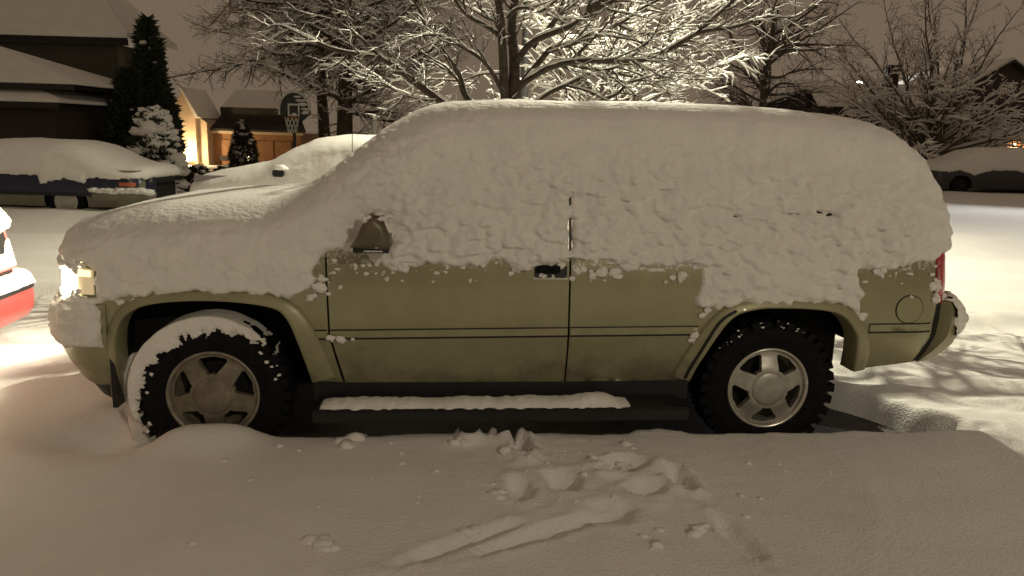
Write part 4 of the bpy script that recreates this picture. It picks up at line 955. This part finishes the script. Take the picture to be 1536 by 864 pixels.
# ------------------------------------------------------------------ houses
M['siding_dark'] = mat('dark_siding', (.075, .070, .052), .85, var=.12, vscale=3)
M['trim_dark'] = mat('dark_trim', (.025, .022, .018), .8)
M['stucco'] = mat('cream_stucco', (.46, .36, .25), .9, var=.06, vscale=4, bump=.2, bscale=25)
M['wood'] = mat('cedar_boards', (.26, .13, .055), .7, var=.2, vscale=5)
M['roof'] = mat('dark_shingles', (.030, .026, .024), .9, var=.3, vscale=6)
M['lamp_warm'] = mat('warm_lamp', (.9, .8, .6), .4, emit=(1, .72, .38), estr=14)
M['window_warm'] = mat('lit_window', (.8, .6, .3), .4, emit=(1, .68, .30), estr=1.6)
M['lamp_white'] = mat('white_lamp', (.9, .9, .9), .4, emit=(1, .97, .9), estr=30)
M['metal'] = mat('grey_metal', (.12, .12, .12), .5, .6)
def roof_solid(name, pts_low, pts_high, th, m, parent):
    """sloping slab between the eave line and the ridge line"""
    a, b = [Vector(p) for p in pts_low]; c, d = [Vector(p) for p in pts_high]; up = Vector((0, 0, th))
    vs_ = [a, b, d, c, a+up, b+up, d+up, c+up]
    return MB().add(vs_, [(0,3,2,1), (4,5,6,7), (0,1,5,4), (1,2,6,5), (2,3,7,6), (3,0,4,7)]).build(name, m, parent)
# dark house, left
hl = thing('dark_house', 'big unlit house with snowy hipped roof behind the sedan at far left', 'house', (-15, 21, 0))
MB().box((-6, -3, 0), (4.35, -.6, 3.70)).build('wall', M['siding_dark'], hl)
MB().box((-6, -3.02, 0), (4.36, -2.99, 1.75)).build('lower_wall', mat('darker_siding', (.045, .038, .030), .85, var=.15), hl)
MB().box((-6.4, -3.35, 3.68), (4.62, -3.2, 3.84)).build('fascia', M['trim_dark'], hl)
MB().box((4.22, -3.03, 0), (4.36, -2.9, 3.7)).build('corner_board', mat('pale_trim', (.13, .12, .10), .8), hl)
ro = roof_solid('roof', [(-6.5, -3.4, 3.80), (4.7, -3.4, 3.80)], [(-6.5, 1.6, 6.4), (1.0, 1.6, 6.4)], .06, M['roof'], hl)
roof_solid('roof_snow', [(-6.5, -3.42, 3.86), (4.72, -3.42, 3.86)], [(-6.5, 1.6, 6.46), (1.0, 1.6, 6.46)], .14, M['snow_fine'], hl)
roof_solid('roof_snow', [(4.72, -3.40, 3.86), (4.72, -.4, 3.86)], [(1.02, 1.6, 6.46), (1.02, 2.0, 6.46)], .14, M['snow_fine'], hl)
vp = MB().tube([(1.95, -1.2, 4.8), (1.95, -1.2, 5.15)], .07, 8).build('roof_vent', M['trim_dark'], hl)
MB().box((-1.1, .2, 5.2), (-.5, .8, 6.4)).build('chimney', M['trim_dark'], hl)
for x in (-4.6, -1.4):
    w = MB().box((x, -3.06, 1.0), (x + 1.3, -3.0, 2.3)).build('window', M['trim_dark'], hl); MB().box((x + .08, -3.075, 1.08), (x + 1.22, -3.062, 2.22)).build('pane', M['glass'], w)
# its porch: two stepped snowy roofs at the left edge
pl = thing('garage_wing', 'low wing with two stepped snowy eaves at the left edge', 'house', (-14, 14.6, 0))
MB().box((-4, 0, 0), (3.35, 3.2, 2.05)).build('wall', mat('wing_siding', (.05, .038, .03), .85), pl)  # even dark brown siding
MB().box((-4, .3, 2.0), (3.0, 3, 2.45)).build('upper_wall', M['trim_dark'], pl)
for z0, xr_, nm in ((2.0, 3.75, 'lower_roof'), (2.42, 3.95, 'upper_roof')):
    yb = -.5 if nm == 'lower_roof' else -.2
    rf = MB().add([(-4, yb, z0), (xr_, yb, z0), (xr_, 3.4, z0), (-4, 3.4, z0), (-4, 1.6, z0 + 1.3), (xr_ - 2.9, 1.6, z0 + .85), (-4, 1.6, z0 + .85)], [(0, 1, 5, 6), (1, 2, 5), (2, 3, 6, 5), (3, 0, 6), (0, 3, 2, 1)]).build(nm, M['trim_dark'], pl)
    MB().add([(-4, yb - .02, z0 + .07), (xr_ + .02, yb - .02, z0 + .07), (xr_ + .02, 3.42, z0 + .07), (-4, 3.42, z0 + .07), (-4, yb - .02, z0 + .17), (xr_ + .01, yb, z0 + .15), (xr_ + .01, 3.42, z0 + .15), (-4, 3.42, z0 + .17), (xr_ - 2.9, 1.6, z0 + 1.06), (-4, 1.6, z0 + 1.06)],
             [(0, 3, 2, 1), (0, 1, 5, 4), (1, 2, 6, 5), (2, 3, 7, 6), (4, 5, 8, 9), (5, 6, 8), (6, 7, 9, 8), (3, 0, 4, 9, 7)]).build('roof_snow', M['snow_fine'], rf)
    MB().box((-4, yb - .05, z0 - .06), (xr_ + .03, yb - .02, z0 + .06)).build('fascia', M['trim_dark'], rf)
MB().box((-2.6, -.04, 0), (1.2, -.001, 1.85)).build('garage_door', M['trim_dark'], pl)
# floodlit house
h2 = thing('floodlit_house', 'house with pointed cream entrance lit from below and wooden garage', 'house', (-12.2, 26, 0))
MB().prism([(-.62, 0), (.30, 0), (.30, 1.9), (-.16, 2.86), (-.62, 2.1)], -.3, 2.0).build('entrance_gable', M['stucco'], h2)
MB().prism([(.30, 0), (.62, 0), (.62, 1.75), (.30, 1.95)], -.05, 2.0).build('entrance_pier', M['stucco'], h2)
sn = MB().prism([(.34, 1.90), (-.16, 2.93), (-.16, 3.02), (.46, 1.92)], -.4, 2.0).build('gable_snow', M['snow_fine'], h2)
ga = MB().box((.63, .5, 0), (4.0, 4, 1.42)).build('garage_wall', M['wood'], h2)
for i in range(4):
    d_ = MB().box((.95 + i*.68, .44, .08), (1.58 + i*.68, .498, 1.12)).build('garage_panel', M['wood'], h2)
MB().box((.6, .36, 1.36), (4.1, .50, 1.46)).build('fascia', mat('cream_trim', (.5, .42, .3), .8), h2)
MB().box((-.95, .9, .0), (-.62, 3, 1.6)).build('side_wall', M['stucco'], h2)
r1 = roof_solid('roof', [(.62, .25, 1.46), (4.25, .25, 1.46)], [(.62, 3.2, 2.75), (3.0, 3.2, 2.75)], .08, M['roof'], h2)
MB().prism([(.8, 1.62), (2.9, 1.62), (4.0, 2.0), (2.9, 2.36), (.8, 2.36)], .9, 1.1).build('dormer', M['roof'], h2)
roof_solid('roof_snow', [(.62, 1.3, 2.2), (3.6, 1.3, 2.2)], [(.62, 3.2, 3.02), (2.6, 3.2, 3.02)], .1, M['snow_fine'], h2)
MB().box((.9, .34, .35), (1.75, .43, .52)).build('garage_handle_rail', M['trim_dark'], h2)
fl = MB().tube([(.1, -.75, .05), (.1, -.72, .22), (.1, -.66, .30)], [.05, .06, .09], 10).build('flood_lamp', M['metal'], h2)
bm = bmesh.new(); bmesh.ops.create_icosphere(bm, subdivisions=2, radius=.11); me = bpy.data.meshes.new('bulb'); bm.to_mesh(me); bm.free()
bu = new_obj('bulb', me, M['lamp_warm'], fl); bu.location = (.1, -.60, .40)
lamp('flood_light', 'POINT', (-12.1, 25.2, .62), 170, (1, .70, .38), .08)
g2 = thing('garden_lamp', 'round glowing garden lamp on a short post by the conical conifer', 'lamp', (-9.3, 23.6, 0))
MB().tube([(0, 0, 0), (0, 0, .5)], .03, 8).build('post', M['metal'], g2)
me2 = me.copy(); me2.materials.clear(); gl = new_obj('globe', me2, M['lamp_warm'], g2); gl.location = (0, 0, .6)
lamp('garden_light', 'POINT', (-9.3, 23.3, .7), 28, (1, .62, .28), .1)
# right-hand houses
def gable_house(name, label, loc, w, d, hw, hr, wallm, chim=None, win=(), snow=True, group=None):
    h = thing(name, label, 'house', loc, 0, group)
    MB().prism([(-w/2, 0), (w/2, 0), (w/2, hw), (0, hr), (-w/2, hw)], 0, d).build('wall', wallm, h)
    k = (hr - hw)/(w/2)
    for s in (-1, 1):
        e = w/2 + .35; r = MB().prism([(0, hr + .04), (s*e, hw - .35*k + .04), (s*e, hw - .35*k + .16), (0, hr + .16)], -.35, d + .3).build('roof', M['roof'], h)
        if snow: MB().prism([(0, hr + .165), (s*(e+.02), hw - .35*k + .165), (s*(e+.02), hw - .35*k + .27), (0, hr + .30)], -.25, d + .3).build('roof_snow', M['snow_fine'], r)
    if chim:
        MB().box((chim[0]-.3, d*.4, hw), (chim[0]+.3, d*.4+.6, chim[1])).box((chim[0]-.36, d*.4-.06, chim[1]-.2), (chim[0]+.36, d*.4+.66, chim[1]-.06)).build('chimney', M['trim_dark'], h)
    for x, z, ww, hh, m_ in win:
        o = MB().box((x-ww/2-.06, -.05, z-hh/2-.06), (x+ww/2+.06, -.005, z+hh/2+.06)).build('window', M['trim_dark'], h); MB().box((x-ww/2, -.07, z-hh/2), (x+ww/2, -.052, z+hh/2)).build('pane', m_, o)
    return h
M['dk_wall'] = mat('night_siding', (.06, .045, .045), .9, var=.15)
gable_house('dark_house', 'dark gabled house behind the forked tree at the right edge', (24.2, 36, 0), 6.4, 9, 3.7, 5.7, M['dk_wall'], None, ((-1.2, 3.2, .7, .8, M['glass']), (1.2, 3.2, .7, .8, M['glass'])), True, 'dim houses at the right')
hs = thing('dark_house', 'long low snowy-roofed house with chimney and one lit window behind the forked tree', 'house', (20.2, 41, 0), 0, 'dim houses at the right')
MB().box((-3.2, 0, 0), (3.4, 6, 3.6)).build('wall', M['dk_wall'], hs); rr_ = roof_solid('roof', [(-3.5, -.4, 3.5), (3.6, -.4, 3.5)], [(-3.0, 3, 4.9), (3.2, 3, 4.9)], .1, M['roof'], hs); roof_solid('roof_snow', [(-3.5, -.42, 3.62), (3.6, -.42, 3.62)], [(-3.0, 3, 5.02), (3.2, 3, 5.02)], .14, M['snow_fine'], rr_)
MB().box((1.0, 1.4, 3.9), (1.65, 2.0, 6.1)).box((.94, 1.34, 5.7), (1.71, 2.06, 5.85)).build('chimney', M['trim_dark'], hs)
wd = MB().box((2.35, -.5, 3.55), (3.25, -.45, 4.15)).box((2.3, -.44, 3.4), (3.3, .6, 4.3)).build('dormer', M['dk_wall'], hs); MB().box((2.45, -.54, 3.62), (3.15, -.502, 4.08)).build('pane', M['window_warm'], wd)
gable_house('dark_house', 'far dim house with snowy roof beyond the rear of the SUV roof', (17.2, 44, 0), 7, 7, 3.2, 4.6, M['dk_wall'], None, (), True, 'dim houses at the right')
po = thing('porch', 'open porch glowing orange under its eave at the right edge', 'porch', (25.0, 33.6, 0))
MB().box((-2.4, 0, 2.02), (2.2, 1.6, 2.2)).build('roof', M['roof'], po); MB().box((-2.4, -.05, 2.21), (2.2, 1.6, 2.36)).build('roof_snow', M['snow_fine'], po)
for x in (-2.2, 0, 2.0): MB().box((x-.07, .05, 0), (x+.07, .19, 2.02)).build('post', M['trim_dark'], po)
MB().box((-2.3, 1.45, 0), (2.1, 1.55, 2.02)).build('back_wall', M['wood'], po)
for x in (-.7, .1, .9):
    o = MB().box((x-.09, 1.2, 1.60), (x+.09, 1.4, 1.84)).build('porch_light', M['lamp_warm'], po)
lamp('porch_glow', 'POINT', (25.3, 34.3, 1.6), 95, (1, .55, .18), .15)

# ------------------------------------------------------------------ street furniture
def street_lamp(name, label, x, y, z, arm, power, color, aim, cone):
    t = thing(name, label, 'street lamp', (x - arm[0], y - arm[1], 0), 0, 'street lamps')
    MB().tube([(0, 0, 0), (0, 0, z*.5), (0, 0, z - .25), (arm[0]*.3, arm[1]*.3, z + .05), (arm[0]*.9, arm[1]*.9, z + .18)], [.085, .07, .05, .04, .035], 10).build('pole', M['metal'], t, True)
    MB().box((arm[0]-.28, arm[1]-.13, z + .09), (arm[0]+.28, arm[1]+.13, z + .21)).build('head', M['metal'], t, bevel=.03)
    MB().box((arm[0]-.2, arm[1]-.09, z + .05), (arm[0]+.2, arm[1]+.09, z + .088)).build('lens', M['lamp_white'], t)
    q = (Vector(aim) - Vector((x, y, z - .05))).to_track_quat('-Z', 'Y').to_euler()
    lamp(name + '_light', 'SPOT', (x, y, z - .05), power, color, .03, q, None, spot_size=R(cone), spot_blend=1.0)
    return t
street_lamp('street_lamp', 'street lamp on a tall pole behind the snow-laden tree', *STREET, (1.35, -.9), P_STREET, (1, .93, .70), (2.0, 1.5, 0), 172)
street_lamp('street_lamp', 'street lamp beyond the right edge lighting the driven road', *STREET2, (0, -1.2), P_STREET2, (.97, .96, .95), (10.5, 12.0, 0), 78)
sl = thing('street_lamp', 'distant white street lamp shining above the far roofs', 'street lamp', (20.7, 45, 0), 0, 'street lamps')
MB().tube([(0, .6, 0), (0, .6, 4.6), (0, .1, 5.2)], [.08, .06, .04], 8).build('pole', M['metal'], sl, True)
me3 = me.copy(); me3.materials.clear(); gl = new_obj('lens', me3, M['lamp_white'], sl); gl.location = (0, 0, 5.12); gl.scale = (2.3, 2.3, 2.0)
lamp('far_lamp_light', 'POINT', (20.7, 44.6, 5.0), 350, (1, .96, .9), .1)
# basketball hoop
bh = thing('basketball_hoop', 'basketball hoop with rounded black and white backboard on a pole', 'hoop', (-5.82, 16.9, 0)); bh.scale = (.80, .80, .92)
MB().tube([(0, .25, 0), (0, .25, 2.0)], .05, 10).box((-.05, .05, 1.95), (.05, .3, 2.5)).build('pole', M['black'], bh)
arc = [(.09 + .53*math.cos(t), 2.28 + .56*math.sin(t)) for t in np.linspace(0, math.pi, 24)]
bo = [(.62, 2.2), (.35, 1.99), (-.16, 1.99), (-.44, 2.2)]
M['board'] = mat('black_board', (.030, .034, .034), .4, coat=.2); M['white'] = mat('white_paint', (.62, .64, .60), .6, var=.06)
MB().prism(arc[:] + [(-.44, 2.2), (-.16, 1.99), (.35, 1.99), (.62, 2.2)], 0, .04).build('backboard', M['board'], bh)
e = MB(); ring = arc + [(.09 + .46*math.cos(t), 2.28 + .49*math.sin(t)) for t in np.linspace(math.pi, 0, 24)]
for i in range(23):
    a_, b_, c_, d_ = arc[i], arc[i+1], ring[46-i], ring[47-i]; e.prism([a_, b_, c_, d_], -.012, -.001)
e.box((.50, -.012, 2.2), (.57, -.001, 2.3)).box((-.43, -.012, 2.16), (-.37, -.001, 2.3)).build('border', M['white'], bh)
MB().box((-.12, -.014, 2.42), (.26, -.001, 2.47)).box((-.12, -.014, 2.12), (.26, -.001, 2.17)).box((-.12, -.0125, 2.17), (-.07, -.001, 2.42)).box((.21, -.0125, 2.17), (.26, -.001, 2.42)).build('target_square', M['white'], bh)
lumps([(.36, -.03, 2.45, .14, .03, .05), (.30, -.03, 2.56, .16, .03, .04), (.42, -.03, 2.33, .12, .03, .035), (.44, -.03, 2.22, .1, .03, .05), (.1, -.05, 2.16, .07, .04, .05), (.2, -.02, 2.66, .12, .03, .03)], M['snow_fine'], 'board_snow', bh, 'stuff')
rp_ = [(.08 + .22*math.cos(t), -.26 + .22*math.sin(t), 2.08) for t in np.linspace(0, 2*math.pi, 25)]
MB().tube(rp_, .012, 6).box((.03, -.06, 2.06), (.13, 0, 2.10)).build('rim', mat('orange_rim', (.4, .1, .03), .5), bh)
nt = MB()
for k in range(10):
    a0 = 2*math.pi*k/10
    for sgn in (1, -1):
        nt.tube([(.08 + (.22 - .09*q)*math.cos(a0 + sgn*q*.9), -.26 + (.22 - .09*q)*math.sin(a0 + sgn*q*.9), 2.07 - .40*q) for q in np.linspace(0, 1, 6)], .010, 4)
nt.build('net', M['white'], bh)
# pale post far left of centre
tag(MB().tube([(0, 0, 0), (0, 0, 1.0), (0, 0, 2.03)], .045, 8).build('marker_post', M['white'], None), 'slim pale post standing behind the windscreen slope', 'post').location = (-3.22, 14.4, 0)

# street lamp on the near side of the road, behind the camera: it lights the SUV's flank and glints in the doors
street_lamp('street_lamp', 'warm street lamp behind the viewpoint facing the flank of the SUV', *YARD, (0, -1.0), P_YARD, (1, .88, .68), (0, .3, .9), 110)
